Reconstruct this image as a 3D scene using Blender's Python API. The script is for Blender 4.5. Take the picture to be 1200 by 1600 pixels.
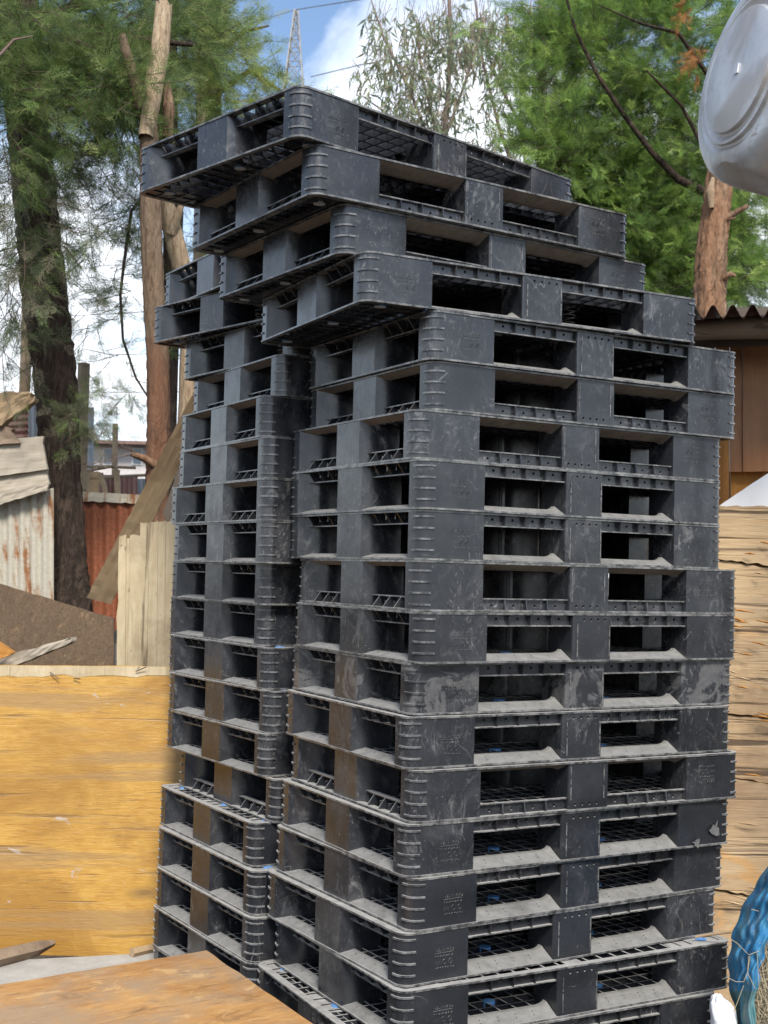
import bpy, math, random
import numpy as np
from mathutils import Matrix, Vector
R = math.radians
rng = random.Random(7)
nr = np.random.RandomState(11)
for o in list(bpy.data.objects): bpy.data.objects.remove(o)
S = bpy.context.scene
C = S.collection

# ---------------------------------------------------------------- camera
HC = 1.573; FPX = 2006.0; PITCH = R(2.58); ROLL = R(-1.49)
X0 = Vector((1, 0, 0)); F0 = Vector((0, math.cos(PITCH), math.sin(PITCH))); U0 = Vector((0, -math.sin(PITCH), math.cos(PITCH)))
CR = X0*math.cos(ROLL) - U0*math.sin(ROLL); CU = X0*math.sin(ROLL) + U0*math.cos(ROLL)
cam_d = bpy.data.cameras.new('camera'); cam = bpy.data.objects.new('camera', cam_d); C.objects.link(cam)
cam_d.sensor_fit = 'VERTICAL'; cam_d.sensor_height = 36; cam_d.lens = FPX/1600*36
cam_d.clip_start = .05; cam_d.clip_end = 3000
m = Matrix.Identity(4)
for i, v in enumerate((CR, CU, -F0)):
    for j in range(3): m[j][i] = v[j]
m.translation = (0, 0, HC); cam.matrix_world = m
S.camera = cam
cam_d.dof.use_dof = True; cam_d.dof.focus_distance = 3.9; cam_d.dof.aperture_fstop = 9

# ---------------------------------------------------------------- sky, sun, exposure
SUN_EL = R(43); SUN_AZ = R(172)      # azimuth measured clockwise from +Y
wd = bpy.data.worlds.new('World'); S.world = wd; wd.use_nodes = True
nt = wd.node_tree; nt.nodes.clear()
def wn(t, **k):
    n = nt.nodes.new(t)
    for a, b in k.items(): setattr(n, a, b)
    return n
sky = wn('ShaderNodeTexSky', sky_type='NISHITA'); sky.sun_disc = False
sky.sun_elevation = SUN_EL; sky.sun_rotation = SUN_AZ; sky.air_density = 1.0; sky.dust_density = .6; sky.ozone_density = 2.0
tc = wn('ShaderNodeTexCoord'); mp = wn('ShaderNodeMapping'); mp.inputs['Scale'].default_value = (1, 1, 1.35); mp.inputs['Location'].default_value = (.35, .1, .25)
n1 = wn('ShaderNodeTexNoise'); n1.inputs['Scale'].default_value = 3.0; n1.inputs['Detail'].default_value = 9; n1.inputs['Roughness'].default_value = .58; n1.inputs['Distortion'].default_value = .4
cr = wn('ShaderNodeValToRGB'); cr.color_ramp.elements[0].position = .485; cr.color_ramp.elements[1].position = .63
sep = wn('ShaderNodeSeparateXYZ'); hz = wn('ShaderNodeMapRange'); hz.inputs['From Min'].default_value = .0; hz.inputs['From Max'].default_value = .34; hz.inputs['To Min'].default_value = .85; hz.inputs['To Max'].default_value = 0
mx = wn('ShaderNodeMath', operation='MAXIMUM')
mixc = wn('ShaderNodeMixRGB'); mixc.inputs['Color2'].default_value = (7.6, 8.0, 8.6, 1)
bg = wn('ShaderNodeBackground'); bg.inputs['Strength'].default_value = .11
wo = wn('ShaderNodeOutputWorld')
L = nt.links.new
L(tc.outputs['Generated'], mp.inputs['Vector']); L(mp.outputs['Vector'], n1.inputs['Vector']); L(n1.outputs['Fac'], cr.inputs['Fac'])
L(tc.outputs['Generated'], sep.inputs[0]); L(sep.outputs['Z'], hz.inputs['Value'])
L(cr.outputs['Color'], mx.inputs[0]); L(hz.outputs['Result'], mx.inputs[1])
L(mx.outputs[0], mixc.inputs['Fac']); L(sky.outputs['Color'], mixc.inputs['Color1'])
L(mixc.outputs['Color'], bg.inputs['Color']); L(bg.outputs['Background'], wo.inputs['Surface'])
sun_d = bpy.data.lights.new('sun', 'SUN'); sun = bpy.data.objects.new('sun', sun_d); C.objects.link(sun)
sun_d.energy = 3.0; sun_d.angle = R(15); sun_d.color = (1, .96, .9)
sd = Vector((math.sin(SUN_AZ)*math.cos(SUN_EL), math.cos(SUN_AZ)*math.cos(SUN_EL), math.sin(SUN_EL)))
sun.rotation_euler = sd.to_track_quat('Z', 'Y').to_euler(); sun.location = sd*30
S.view_settings.view_transform = 'Standard'; S.view_settings.look = 'None'; S.view_settings.gamma = 1
S.view_settings.exposure = 0.86; S.view_settings.use_curve_mapping = False

# ---------------------------------------------------------------- helpers
def at(px, py, d):
    """world point seen at photograph pixel (px,py), d metres in front (along +Y)"""
    xi = (px-600)/FPX; yi = (800-py)/FPX
    v = CR*xi + CU*yi + F0
    return Vector((0, 0, HC)) + v*(d/v.y)

class MB:
    def __init__(s): s.v = []; s.f = []; s.m = []
    def add(s, vs, fs, mi=0):
        b = len(s.v); s.v += [tuple(p) for p in vs]
        for f in fs: s.f.append(tuple(b+i for i in f)); s.m.append(mi)
    def box(s, x0, x1, y0, y1, z0, z1, mi=0):
        s.add([(x0,y0,z0),(x1,y0,z0),(x1,y1,z0),(x0,y1,z0),(x0,y0,z1),(x1,y0,z1),(x1,y1,z1),(x0,y1,z1)],
              [(3,2,1,0),(4,5,6,7),(0,1,5,4),(1,2,6,5),(2,3,7,6),(3,0,4,7)], mi)
    def prism(s, poly, z0, z1, mi=0):
        n = len(poly)
        s.add([(x,y,z0) for x,y in poly]+[(x,y,z1) for x,y in poly],
              [tuple(range(n))[::-1], tuple(range(n,2*n))]+[(i,(i+1)%n,n+(i+1)%n,n+i) for i in range(n)], mi)
    def quad(s, a, b, c, d, mi=0): s.add([a,b,c,d], [(0,1,2,3)], mi)
    def tube(s, pts, rad, n=6, mi=0, cap=True):
        pts = [Vector(p) for p in pts]; k = len(pts)
        if not hasattr(rad, '__len__'): rad = [rad]*k
        vs = []; side = None
        for i, p in enumerate(pts):
            t = (pts[min(i+1,k-1)]-pts[max(i-1,0)]).normalized()
            if side is None:
                side = t.cross(Vector((0,0,1)))
                if side.length < .1: side = t.cross(Vector((0,1,0)))
            side = (side - t*side.dot(t)).normalized(); up = t.cross(side)
            for j in range(n):
                a = 2*math.pi*j/n; vs.append(p + (side*math.cos(a)+up*math.sin(a))*rad[i])
        fs = [(i*n+j, i*n+(j+1)%n, (i+1)*n+(j+1)%n, (i+1)*n+j) for i in range(k-1) for j in range(n)]
        if cap: fs += [tuple(range(n))[::-1], tuple(range((k-1)*n, k*n))]
        s.add(vs, fs, mi)
    def mesh(s, name, mats, smooth=None, T=None):
        me = bpy.data.meshes.new(name)
        vs = [T @ Vector(p) for p in s.v] if T else s.v
        me.from_pydata(vs, [], s.f)
        for mm in (mats if isinstance(mats, (list, tuple)) else [mats]): me.materials.append(mm)
        if any(s.m): me.polygons.foreach_set('material_index', s.m)
        if smooth:
            me.polygons.foreach_set('use_smooth', [True]*len(me.polygons))
            if smooth < 180: me.set_sharp_from_angle(angle=R(smooth))
        me.update(); return me
    def build(s, name, mats, parent=None, smooth=None):
        o = bpy.data.objects.new(name, s.mesh(name, mats, smooth)); C.objects.link(o)
        if parent: o.parent = parent
        return o
def np_mesh(name, verts, faces, mats, mi=None, parent=None, smooth=False):
    """triangles only, numpy arrays"""
    me = bpy.data.meshes.new(name); nf = len(faces)
    me.vertices.add(len(verts)); me.vertices.foreach_set('co', np.asarray(verts, np.float32).ravel())
    me.loops.add(nf*3); me.loops.foreach_set('vertex_index', np.asarray(faces, np.int32).ravel())
    me.polygons.add(nf); me.polygons.foreach_set('loop_start', np.arange(0, nf*3, 3, dtype=np.int32))
    for mm in mats: me.materials.append(mm)
    if mi is not None: me.polygons.foreach_set('material_index', np.asarray(mi, np.int32))
    if smooth: me.polygons.foreach_set('use_smooth', np.ones(nf, bool))
    me.update(calc_edges=True)
    o = bpy.data.objects.new(name, me); C.objects.link(o)
    if parent: o.parent = parent
    return o
def tag(o, label=None, cat=None, group=None, kind=None):
    if label: o['label'] = label
    if cat: o['category'] = cat
    if group: o['group'] = group
    if kind: o['kind'] = kind
    return o
def empty(name, loc=(0,0,0), rz=0):
    o = bpy.data.objects.new(name, None); C.objects.link(o); o.location = loc; o.rotation_euler = (0,0,rz); o.empty_display_size = .1; return o

# ---------------------------------------------------------------- materials
class NM:
    """small node material builder"""
    def __init__(s, name, rough=.8, spec=.4):
        s.mat = bpy.data.materials.new(name); s.mat.use_nodes = True; s.t = s.mat.node_tree
        s.b = s.t.nodes['Principled BSDF']; s.b.inputs['Roughness'].default_value = rough; s.b.inputs['Specular IOR Level'].default_value = spec
        s.pos = None
    def n(s, t, **k):
        x = s.t.nodes.new(t)
        for a, b in k.items(): setattr(x, a, b)
        return x
    def l(s, a, b): s.t.links.new(a, b)
    def coord(s, kind='pos'):
        if kind == 'pos': return s.n('ShaderNodeNewGeometry').outputs['Position']
        return s.n('ShaderNodeTexCoord').outputs['Object']
    def noise(s, scale, sc=(1,1,1), detail=5, rough=.6, dist=0, kind='pos', rot=(0,0,0), loc=(0,0,0)):
        mp = s.n('ShaderNodeMapping'); mp.inputs['Scale'].default_value = sc; mp.inputs['Rotation'].default_value = rot; mp.inputs['Location'].default_value = loc
        s.l(s.coord(kind), mp.inputs['Vector'])
        x = s.n('ShaderNodeTexNoise'); x.inputs['Scale'].default_value = scale; x.inputs['Detail'].default_value = detail
        x.inputs['Roughness'].default_value = rough; x.inputs['Distortion'].default_value = dist
        s.l(mp.outputs['Vector'], x.inputs['Vector']); return x.outputs['Fac']
    def ramp(s, fac, stops):
        r = s.n('ShaderNodeValToRGB'); e = r.color_ramp.elements
        while len(e) < len(stops): e.new(.5)
        for i, (p, c) in enumerate(stops):
            e[i].position = p; e[i].color = (*c, 1) if len(c) == 3 else c
        s.l(fac, r.inputs['Fac']); return r.outputs['Color']
    def rmp(s, fac, a, b, lo=0, hi=1):
        r = s.n('ShaderNodeMapRange'); r.inputs['From Min'].default_value = a; r.inputs['From Max'].default_value = b
        r.inputs['To Min'].default_value = lo; r.inputs['To Max'].default_value = hi
        s.l(fac, r.inputs['Value']); return r.outputs['Result']
    def math(s, op, a, b):
        x = s.n('ShaderNodeMath', operation=op)
        for i, q in enumerate((a, b)):
            if isinstance(q, (int, float)): x.inputs[i].default_value = q
            else: s.l(q, x.inputs[i])
        return x.outputs[0]
    def mix(s, fac, a, b, mode='MIX'):
        x = s.n('ShaderNodeMixRGB', blend_type=mode)
        for i, q in (('Fac', fac), ('Color1', a), ('Color2', b)):
            if isinstance(q, (int, float)): x.inputs[i].default_value = q
            elif isinstance(q, tuple): x.inputs[i].default_value = (*q, 1)
            else: s.l(q, x.inputs[i])
        return x.outputs['Color']
    def color(s, c):
        if isinstance(c, tuple): s.b.inputs['Base Color'].default_value = (*c, 1)
        else: s.l(c, s.b.inputs['Base Color'])
    def rough(s, r): s.l(r, s.b.inputs['Roughness'])
    def bump(s, h, strength=.3, dist=.01):
        b = s.n('ShaderNodeBump'); b.inputs['Strength'].default_value = strength; b.inputs['Distance'].default_value = dist
        s.l(h, b.inputs['Height']); s.l(b.outputs['Normal'], s.b.inputs['Normal'])

def plastic(name, base=(.0105,.0112,.0132), scuff=1.0, dust=1.0, mud=0.0, edge=None):
    k = NM(name, .42, .62)
    oi = k.n('ShaderNodeObjectInfo').outputs['Random']
    big = k.noise(2.6, detail=6, rough=.65, loc=(3,1,5))
    col = k.mix(k.rmp(big, .38, .62), base, tuple(c*1.7 for c in base)); lay = k.noise(6.5, (.12,.12,1), 2, .5, loc=(1,6,2)); col = k.mix(k.rmp(lay, .40, .62, 0, .75), col, tuple(c*2.3 for c in base))
    if edge: col = k.mix(k.rmp(k.noise(30, detail=6, rough=.7), .40, .64, .1, 1), base, edge)
    if scuff > 0:
        cl = k.noise(3.4, detail=4, rough=.6, loc=(11,4,2)); am = k.rmp(k.math('ADD', cl, k.math('MULTIPLY', oi, .16)), .47, .68, .03, 1)
        sc0 = k.noise(7, (1,1,.8), 9, .72, .9, loc=(5,2,8))            # wide chalky bloom
        col = k.mix(k.math('MULTIPLY', k.rmp(sc0, .46, .68, 0, .5*scuff), am), col, (.085,.085,.088))
        sc1 = k.noise(13, (1,1,.6), 9, .76, 2.2)                       # smeared scuffs
        col = k.mix(k.math('MULTIPLY', k.rmp(sc1, .545, .66, 0, .65*scuff), am), col, (.17,.165,.16))
        sc2 = k.noise(46, (1,1,.4), 6, .66, 3.2, loc=(9,0,0))          # curled scratches
        col = k.mix(k.math('MULTIPLY', k.rmp(sc2, .615, .69, 0, .6*scuff), am), col, (.30,.29,.27))
        nn = k.noise(7, (1,1,.7), 2, .5, 1.4, loc=(3,8,1)); ln = k.rmp(k.math('ABSOLUTE', k.math('SUBTRACT', nn, .5), 0), .0, .006, 1, 0); lm = k.rmp(k.noise(5, detail=3, loc=(1,1,9)), .57, .63, 0, .5*scuff)
        col = k.mix(k.math('MULTIPLY', ln, lm), col, (.22,.215,.205))
        sp = k.noise(150, (1,1,1), 3, .6)                              # pale specks
        col = k.mix(k.math('MULTIPLY', k.rmp(sp, .685, .73, 0, .6*scuff), am), col, (.36,.35,.33))
    if mud > 0:
        a = k.noise(8, (1,1,1.2), 6, .6, 1.4, loc=(4,2,7)); f = k.rmp(a, .49, .515, 0, .85); f = k.math('MULTIPLY', f, k.rmp(k.noise(40, detail=5, rough=.7), .3, .55, .4, 1))
        col = k.mix(f, col, (.10,.098,.097))
    g = k.n('ShaderNodeNewGeometry'); sx = k.n('ShaderNodeSeparateXYZ'); k.l(g.outputs['Normal'], sx.inputs[0])
    dn = k.noise(24, detail=6, rough=.7)
    up = k.rmp(sx.outputs['Z'], .25, .85, 0, 1)
    fd = k.math('MULTIPLY', up, k.rmp(dn, .3, .6, .55*dust, .97*dust))
    col = k.mix(fd, col, (.38,.365,.335))                          # dust lying on upward faces
    k.color(col)
    rr = k.noise(11, detail=5, rough=.7, loc=(7,7,2)); r = k.rmp(rr, .35, .65, .17, .34)
    k.rough(k.math('ADD', r, k.math('MULTIPLY', fd, .45)))
    k.bump(k.noise(6, detail=3), .12, .01)
    return k.mat
M = {}
M['plastic'] = plastic('black_plastic')
M['plastic_deck'] = plastic('black_plastic_deck', scuff=.3)
M['rim'] = plastic('worn_plastic_rim', edge=(.20,.195,.185), scuff=.6)
M['tick'] = plastic('pale_plastic_rib', edge=(.17,.17,.172), scuff=.6)  # corner ribs, mottled paler than the block behind them
M['letter'] = plastic('rubbed_plastic_lettering', edge=(.055,.056,.06), scuff=.3)
M['plastic_muddy'] = plastic('black_plastic_with_dried_mud', mud=1.0)
def dusty(name, c, c2):
    k = NM(name, .85, .25)
    a = k.noise(30, detail=7, rough=.7); b = k.noise(6, detail=4, loc=(2,2,2))
    col = k.mix(k.rmp(a, .3, .7), c, c2); col = k.mix(k.rmp(b, .55, .72, 0, .5), col, tuple(x*.45 for x in c))
    k.color(col); k.bump(a, .3, .004); return k.mat
M['ramp'] = dusty('dusty_ramp', (.155,.15,.14), (.25,.243,.226))
M['ramp_dust_bounce'] = dusty('dusty_ramp_with_bounce', (.15,.118,.095), (.23,.19,.155))  # flipped pallets: brown dust, with warm bounce light painted into the colour
k = NM('slot_shadow', .9, .1); k.color((.012,.012,.013)); M['slot'] = k.mat
k = NM('blue_rubber', .55, .4); k.color((.10,.25,.50)); M['blue'] = k.mat
k = NM('pale_rubber', .6, .4); k.color((.32,.34,.36)); M['pale'] = k.mat

def wood(name, c1, c2, c3, axis, fine=60, stain=.5, kind='obj', rough=.75, bump=.5, dark=(.08,.06,.045)):
    """axis 0/1: grain runs along local x / y of a board"""
    k = NM(name, rough, .3)
    sc = (.06, 1, 1) if axis == 0 else (1, .06, 1)
    sc2 = (.18, 1, 1) if axis == 0 else (1, .18, 1)
    g1 = k.noise(fine, sc, 6, .65, .6, kind); g2 = k.noise(fine*.22, sc2, 5, .6, 1.0, kind, loc=(3,5,1))
    big = k.noise(2.3, detail=5, kind=kind, loc=(1,8,3))
    col = k.mix(k.rmp(g1, .3, .7), c1, c2); col = k.mix(k.rmp(g2, .42, .7, 0, .8), col, c3)
    col = k.mix(k.rmp(big, .5, .75, 0, stain), col, tuple(x*.55 for x in c3))
    cr_ = k.noise(fine*.5, (.035,1,1) if axis == 0 else (1,.035,1), 3, .5, .3, kind, loc=(0,2,9))
    col = k.mix(k.rmp(cr_, .66, .72, 0, .75), col, dark)
    k.color(col); k.bump(k.math('SUBTRACT', g1, k.rmp(cr_, .64, .72)), bump, .006)
    return k.mat
def yellow_ply():
    k = NM('yellow_plywood', .38, .5)
    g1 = k.noise(90, (.14,1,1), 7, .7, .8, 'obj'); g2 = k.noise(7, (.5,1,1), 7, .62, 1.5, 'obj', loc=(3,5,1)); big = k.noise(2.1, (.8,1,1), 6, .6, .8, 'obj', loc=(1,8,3))
    col = k.mix(k.rmp(g2, .36, .64), (.45,.255,.048), (.385,.19,.027)); col = k.mix(k.rmp(g1, .46, .62, 0, .55), col, (.54,.33,.09))
    col = k.mix(k.rmp(big, .45, .60, 0, .75), col, (.27,.13,.02))
    g3 = k.noise(130, (.07,1,1), 4, .65, .3, 'obj', loc=(1,1,6)); pm = k.rmp(k.noise(3.0, detail=4, kind='obj', loc=(5,2,2)), .42, .60)
    col = k.mix(k.math('MULTIPLY', k.rmp(g3, .54, .64, 0, .65), pm), col, (.17,.085,.02))
    vo = k.n('ShaderNodeTexVoronoi'); vo.inputs['Scale'].default_value = 2.6; mp = k.n('ShaderNodeMapping'); mp.inputs['Scale'].default_value = (.6,1.5,1); k.l(k.coord('obj'), mp.inputs['Vector']); k.l(mp.outputs['Vector'], vo.inputs['Vector'])
    col = k.mix(k.rmp(vo.outputs['Distance'], .13, .03, 0, .7), col, (.14,.075,.03))            # knots
    st = k.noise(30, (.035,1,1), 3, .5, .5, 'obj', loc=(0,0,4)); col = k.mix(k.rmp(st, .615, .67, 0, .75), col, (.14,.075,.028))
    bd = k.noise(1.5, (.25,2.6,1), 4, .6, .6, 'obj', loc=(2,3,7)); col = k.mix(k.rmp(bd, .555, .62, 0, .65), col, (.27,.165,.07))
    sp = k.noise(5.5, (.5,1.2,1), 5, .65, 1.5, 'obj', loc=(8,3,2)); col = k.mix(k.rmp(sp, .645, .675, 0, .75), col, (.40,.34,.28))
    k.color(col); k.bump(k.math('SUBTRACT', g1, k.rmp(st, .62, .70)), .5, .004)
    k.rough(k.rmp(g2, .3, .7, .32, .6)); return k.mat
M['yellow'] = yellow_ply()
def table_ply():
    k = NM('worn_plywood', .36, .5)
    g1 = k.noise(60, (.2,1,1), 7, .7, .8, 'obj'); g2 = k.noise(4.5, (.7,1,1), 8, .68, 1.2, 'obj', loc=(3,5,1)); big = k.noise(2.6, detail=8, rough=.68, kind='obj', loc=(1,8,3))
    col = k.mix(k.rmp(g2, .36, .62), (.47,.245,.082), (.33,.155,.052)); col = k.mix(k.rmp(g1, .46, .62, 0, .5), col, (.56,.33,.13))
    col = k.mix(k.rmp(big, .46, .58, 0, .7), col, (.30,.22,.145))
    dk = k.noise(13, (.35,1,1), 7, .72, 1.2, 'obj', loc=(9,1,1)); col = k.mix(k.rmp(dk, .56, .68, 0, .7), col, (.15,.085,.045))
    p = k.noise(8, (.7,1.1,1), 7, .68, 1.6, 'obj', loc=(2,0,5)); col = k.mix(k.rmp(p, .58, .635, 0, .65), col, (.58,.36,.155))
    sp = k.noise(90, detail=3, kind='obj', loc=(1,2,3)); col = k.mix(k.rmp(sp, .66, .71, 0, .6), col, (.55,.45,.33))
    k.color(col); k.rough(k.rmp(big, .35, .65, .30, .55)); k.bump(k.math('ADD', p, k.math('MULTIPLY', g1, .4)), .3, .004); return k.mat
M['table'] = table_ply()
def cream():
    k = NM('weathered_cream_wood', .85, .25)
    g1 = k.noise(60, (1,1,.06), 6, .68, .5); g2 = k.noise(9, (1,1,.3), 7, .68, 1.2, loc=(3,5,1)); big = k.noise(3.5, (1,1,.6), 7, .66, .6, loc=(2,1,8))
    col = k.mix(k.rmp(g1, .36, .64), (.55,.455,.30), (.45,.36,.225)); col = k.mix(k.rmp(g2, .44, .64, 0, .7), col, (.40,.31,.185)); col = k.mix(k.rmp(big, .50, .66, 0, .7), col, (.27,.20,.125))
    ck = k.noise(20, (1,1,.05), 4, .6, .4, loc=(4,4,4)); col = k.mix(k.rmp(ck, .60, .66, 0, .75), col, (.12,.085,.055)); sp = k.noise(40, (1,1,.6), 4, .6, loc=(6,1,1)); col = k.mix(k.rmp(sp, .64, .70, 0, .7), col, (.13,.095,.06))
    k.color(col); k.bump(k.math('SUBTRACT', g1, k.rmp(ck, .58, .66)), .5, .006); return k.mat
M['cream_board'] = cream()
M['grey_plank'] = wood('weathered_grey_plank', (.43,.375,.295), (.35,.30,.23), (.27,.225,.165), 0, 55, .35)
M['tan_plank'] = wood('tan_plank', (.46,.335,.20), (.34,.235,.13), (.25,.165,.09), 0, 30, .4)
M['post'] = wood('post_wood', (.34,.27,.18), (.27,.21,.14), (.2,.15,.1), 0, 45, .3)
M['old_wood'] = wood('old_brown_wood', (.30,.22,.15), (.22,.16,.11), (.16,.11,.075), 0, 45, .4)
def peeling():
    k = NM('peeling_plywood', .85, .25)
    g1 = k.noise(48, (.05,1,1), 7, .7, .8, 'pos'); mpv = (.10,.10,1)
    g1 = k.noise(42, (.07,.07,1), 7, .68, .7); g2 = k.noise(10, (.16,.16,1), 6, .65, 1.2, loc=(3,5,1)); big = k.noise(2.2, (1,1,1.2), 5, .6, .8, loc=(2,9,4)); p = k.noise(4.2, (.35,.35,1), 6, .6, 1.0, loc=(6,3,2))
    col = k.mix(k.rmp(g1, .36, .64), (.37,.25,.135), (.50,.36,.21)); col = k.mix(k.rmp(g2, .44, .64, 0, .55), col, (.36,.265,.17))
    col = k.mix(k.rmp(big, .45, .62, 0, .8), col, (.24,.155,.09))
    col = k.mix(k.rmp(p, .59, .63, 0, .8), col, (.47,.27,.11)); ck = k.noise(26, (.035,.035,1), 4, .55, .4, loc=(0,2,9)); col = k.mix(k.rmp(ck, .60, .66, 0, .85), col, (.075,.05,.035))
    k.color(col); k.bump(k.math('SUBTRACT', g1, k.rmp(ck, .56, .66)), .8, .006); return k.mat
M['peel_ply'] = peeling()
M['orange_wood'] = wood('orange_wood', (.50,.24,.055), (.38,.165,.035), (.25,.1,.025), 1, 45, .5)
M['brown_door'] = wood('brown_stained_wood', (.36,.165,.065), (.25,.105,.042), (.14,.06,.027), 1, 18, .9, rough=.42)
M['dark_wood'] = wood('dark_rafter', (.10,.08,.062), (.075,.058,.045), (.05,.04,.03), 0, 45, .4)
k = NM('chipboard', .95, .15)
v = k.noise(60, (1,.6,1), 6, .8, 2.5, 'obj'); v2 = k.noise(22, (1,.6,1), 6, .7, 1, 'obj', loc=(4,4,4)); b_ = k.noise(2.4, kind='obj')
col = k.mix(k.rmp(v, .3, .7), (.075,.048,.03), (.25,.175,.115)); col = k.mix(k.rmp(v2, .58, .7, 0, .7), col, (.36,.24,.13)); col = k.mix(k.rmp(b_, .45, .7, 0, .5), col, (.1,.07,.045))
k.color(col); k.bump(v, .9, .01); M['chip'] = k.mat
def rusty(name, metal, rust, lo, hi, streak=(1,.08,1)):
    k = NM(name, .6, .4)
    a = k.noise(13, streak, 6, .65, .6, 'obj'); b = k.noise(5, detail=6, rough=.7, kind='obj', loc=(5,1,1)); c = k.noise(60, detail=4, kind='obj')
    col = k.mix(k.rmp(c, .3, .7), metal, tuple(x*.8 for x in metal))
    f = k.rmp(k.math('ADD', a, k.math('MULTIPLY', b, .6)), lo, hi); rc = k.mix(k.rmp(c, .3, .7), rust, tuple(x*.55 for x in rust))
    k.color(k.mix(f, col, rc)); k.bump(c, .2, .003); return k.mat
M['zinc_rusty'] = rusty('galvanised_iron_rust_streaked', (.44,.40,.315), (.30,.13,.05), .85, .97)
M['rust'] = rusty('rusty_red_iron', (.40,.33,.26), (.27,.085,.035), .35, .55)
M['zinc'] = rusty('dull_galvanised_iron', (.42,.45,.47), (.25,.13,.06), 1.05, 1.2)
M['pink_iron'] = rusty('faded_red_iron', (.42,.25,.21), (.34,.16,.11), .8, 1.0)
M['roof_iron'] = rusty('brown_painted_roof_iron', (.20,.125,.10), (.33,.20,.13), .85, 1.0)
def bark(name, c1, c2, c3, fine=26, flat=.12, bump=1.0, red=False):
    k = NM(name, .9, .15)
    a = k.noise(fine, (1,1,flat), 7, .7, 1.2); b = k.noise(4, (1,1,.35), 5, .6, 0.5, loc=(2,7,3)); c = k.noise(fine*3, (1,1,.25), 4, .6)
    col = k.mix(k.rmp(a, .36, .64), c1, c2); col = k.mix(k.rmp(b, .45, .62, 0, .85), col, c3); col = k.mix(k.rmp(c, .52, .66, 0, .65), col, tuple(x*.45 for x in c1))
    if red:
        sx = k.n('ShaderNodeSeparateXYZ'); k.l(k.coord(), sx.inputs[0]); f = k.rmp(k.math('ADD', sx.outputs['Z'], k.math('MULTIPLY', b, .8)), 3.28, 3.05, 0, .7); col = k.mix(f, col, (.20,.085,.045), 'MIX'); col = k.mix(k.rmp(a, .42, .6, 0, .6), col, (.08,.045,.03))
    k.color(col); k.bump(k.math('ADD', a, k.math('MULTIPLY', c, .4)), bump, .03); return k.mat
M['bark_dark'] = bark('dark_ridged_bark', (.022,.016,.013), (.095,.068,.05), (.055,.037,.027), 24, .22)
M['bark_peeled'] = bark('peeling_trunk', (.13,.085,.055), (.37,.28,.19), (.22,.15,.095), 26, .2, 1.0, red=True)
M['bark_red'] = bark('red_brown_trunk', (.10,.058,.035), (.36,.24,.155), (.30,.16,.09), 20, .18, 1.0)
M['bark_bare'] = bark('pale_bare_wood', (.30,.215,.135), (.50,.39,.265), (.26,.17,.10), 24, .08, .8)
M['twig'] = bark('twig_bark', (.07,.05,.04), (.12,.09,.07), (.1,.07,.05), 40, .3, .2)
M['twig_pale'] = bark('pale_twig_bark', (.16,.12,.10), (.22,.17,.14), (.18,.12,.1), 40, .3, .2)
def leafmat(name, c, tr=.5):
    k = NM(name, .6, .3); a = k.noise(3.5, detail=3); 
    col = k.mix(k.rmp(a, .3, .7), tuple(x*.8 for x in c), tuple(x*1.25 for x in c)); k.color(col)
    t = k.n('ShaderNodeBsdfTranslucent'); k.l(col, t.inputs['Color']); mxs = k.n('ShaderNodeMixShader'); mxs.inputs['Fac'].default_value = tr
    k.l(k.b.outputs[0], mxs.inputs[1]); k.l(t.outputs[0], mxs.inputs[2]); k.l(mxs.outputs[0], k.t.nodes['Material Output'].inputs['Surface']); return k.mat
M['jun'] = [leafmat('juniper_leaf_%s' % n, c) for n, c in (('deep', (.095,.15,.05)), ('mid', (.185,.26,.075)), ('olive', (.30,.34,.13)))]
M['hang'] = [leafmat('dull_leaf_%s' % n, c) for n, c in (('deep', (0.097,0.126,0.064)), ('dry', (0.241,0.217,0.144)), ('olive', (0.178,0.202,0.097)))]
M['lime'] = [leafmat('sunlit_leaf_%s' % n, c) for n, c in (('mid', (.21,.28,.075)), ('lime', (.40,.46,.12)), ('olive', (.32,.34,.13)))]
M['con'] = [leafmat('conifer_leaf_%s' % n, c) for n, c in (('deep', (.13,.205,.065)), ('mid', (.24,.37,.085)), ('fresh', (.38,.50,.13)))]
M['euc'] = [leafmat('gum_leaf_%s' % n, c) for n, c in (('grey', (.21,.26,.17)), ('olive', (.28,.32,.17)), ('tan', (.33,.28,.18)))]
k = NM('dry_leaf', .8, .2); k.color((.30,.13,.045)); M['dry'] = k.mat
def metal():
    k = NM('dented_silver_metal', .4, .5); k.b.inputs['Metallic'].default_value = .7
    a = k.noise(7, detail=6, rough=.7, kind='obj'); d = k.noise(3, detail=5, rough=.6, kind='obj', dist=.8, loc=(3,1,2)); s_ = k.noise(14, detail=5, kind='obj', loc=(7,7,7))
    col = k.mix(k.rmp(d, .44, .60, 0, .55), (.58,.585,.59), (.34,.275,.22)); sm = k.noise(9, (1,1,.4), 7, .7, 1.2, 'obj', loc=(2,6,1)); col = k.mix(k.rmp(sm, .52, .66, 0, .4), col, (.36,.36,.365)); col = k.mix(k.rmp(s_, .67, .74, 0, .85), col, (.23,.10,.045))
    k.color(col); k.rough(k.rmp(a, .3, .7, .42, .58)); k.bump(k.noise(16, detail=5, kind='obj', loc=(1,1,1)), .25, .01); return k.mat
M['silver'] = metal()
k = NM('white_sheet', .7, .3); a = k.noise(9, detail=7, rough=.7); k.color(k.mix(k.rmp(a, .55, .75, 0, .4), (.74,.74,.73), (.5,.47,.42))); M['white'] = k.mat
k = NM('white_plastic_bag', .45, .4); k.color((.80,.80,.82)); k.bump(k.noise(18, detail=4), .4, .02); M['bag'] = k.mat
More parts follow.
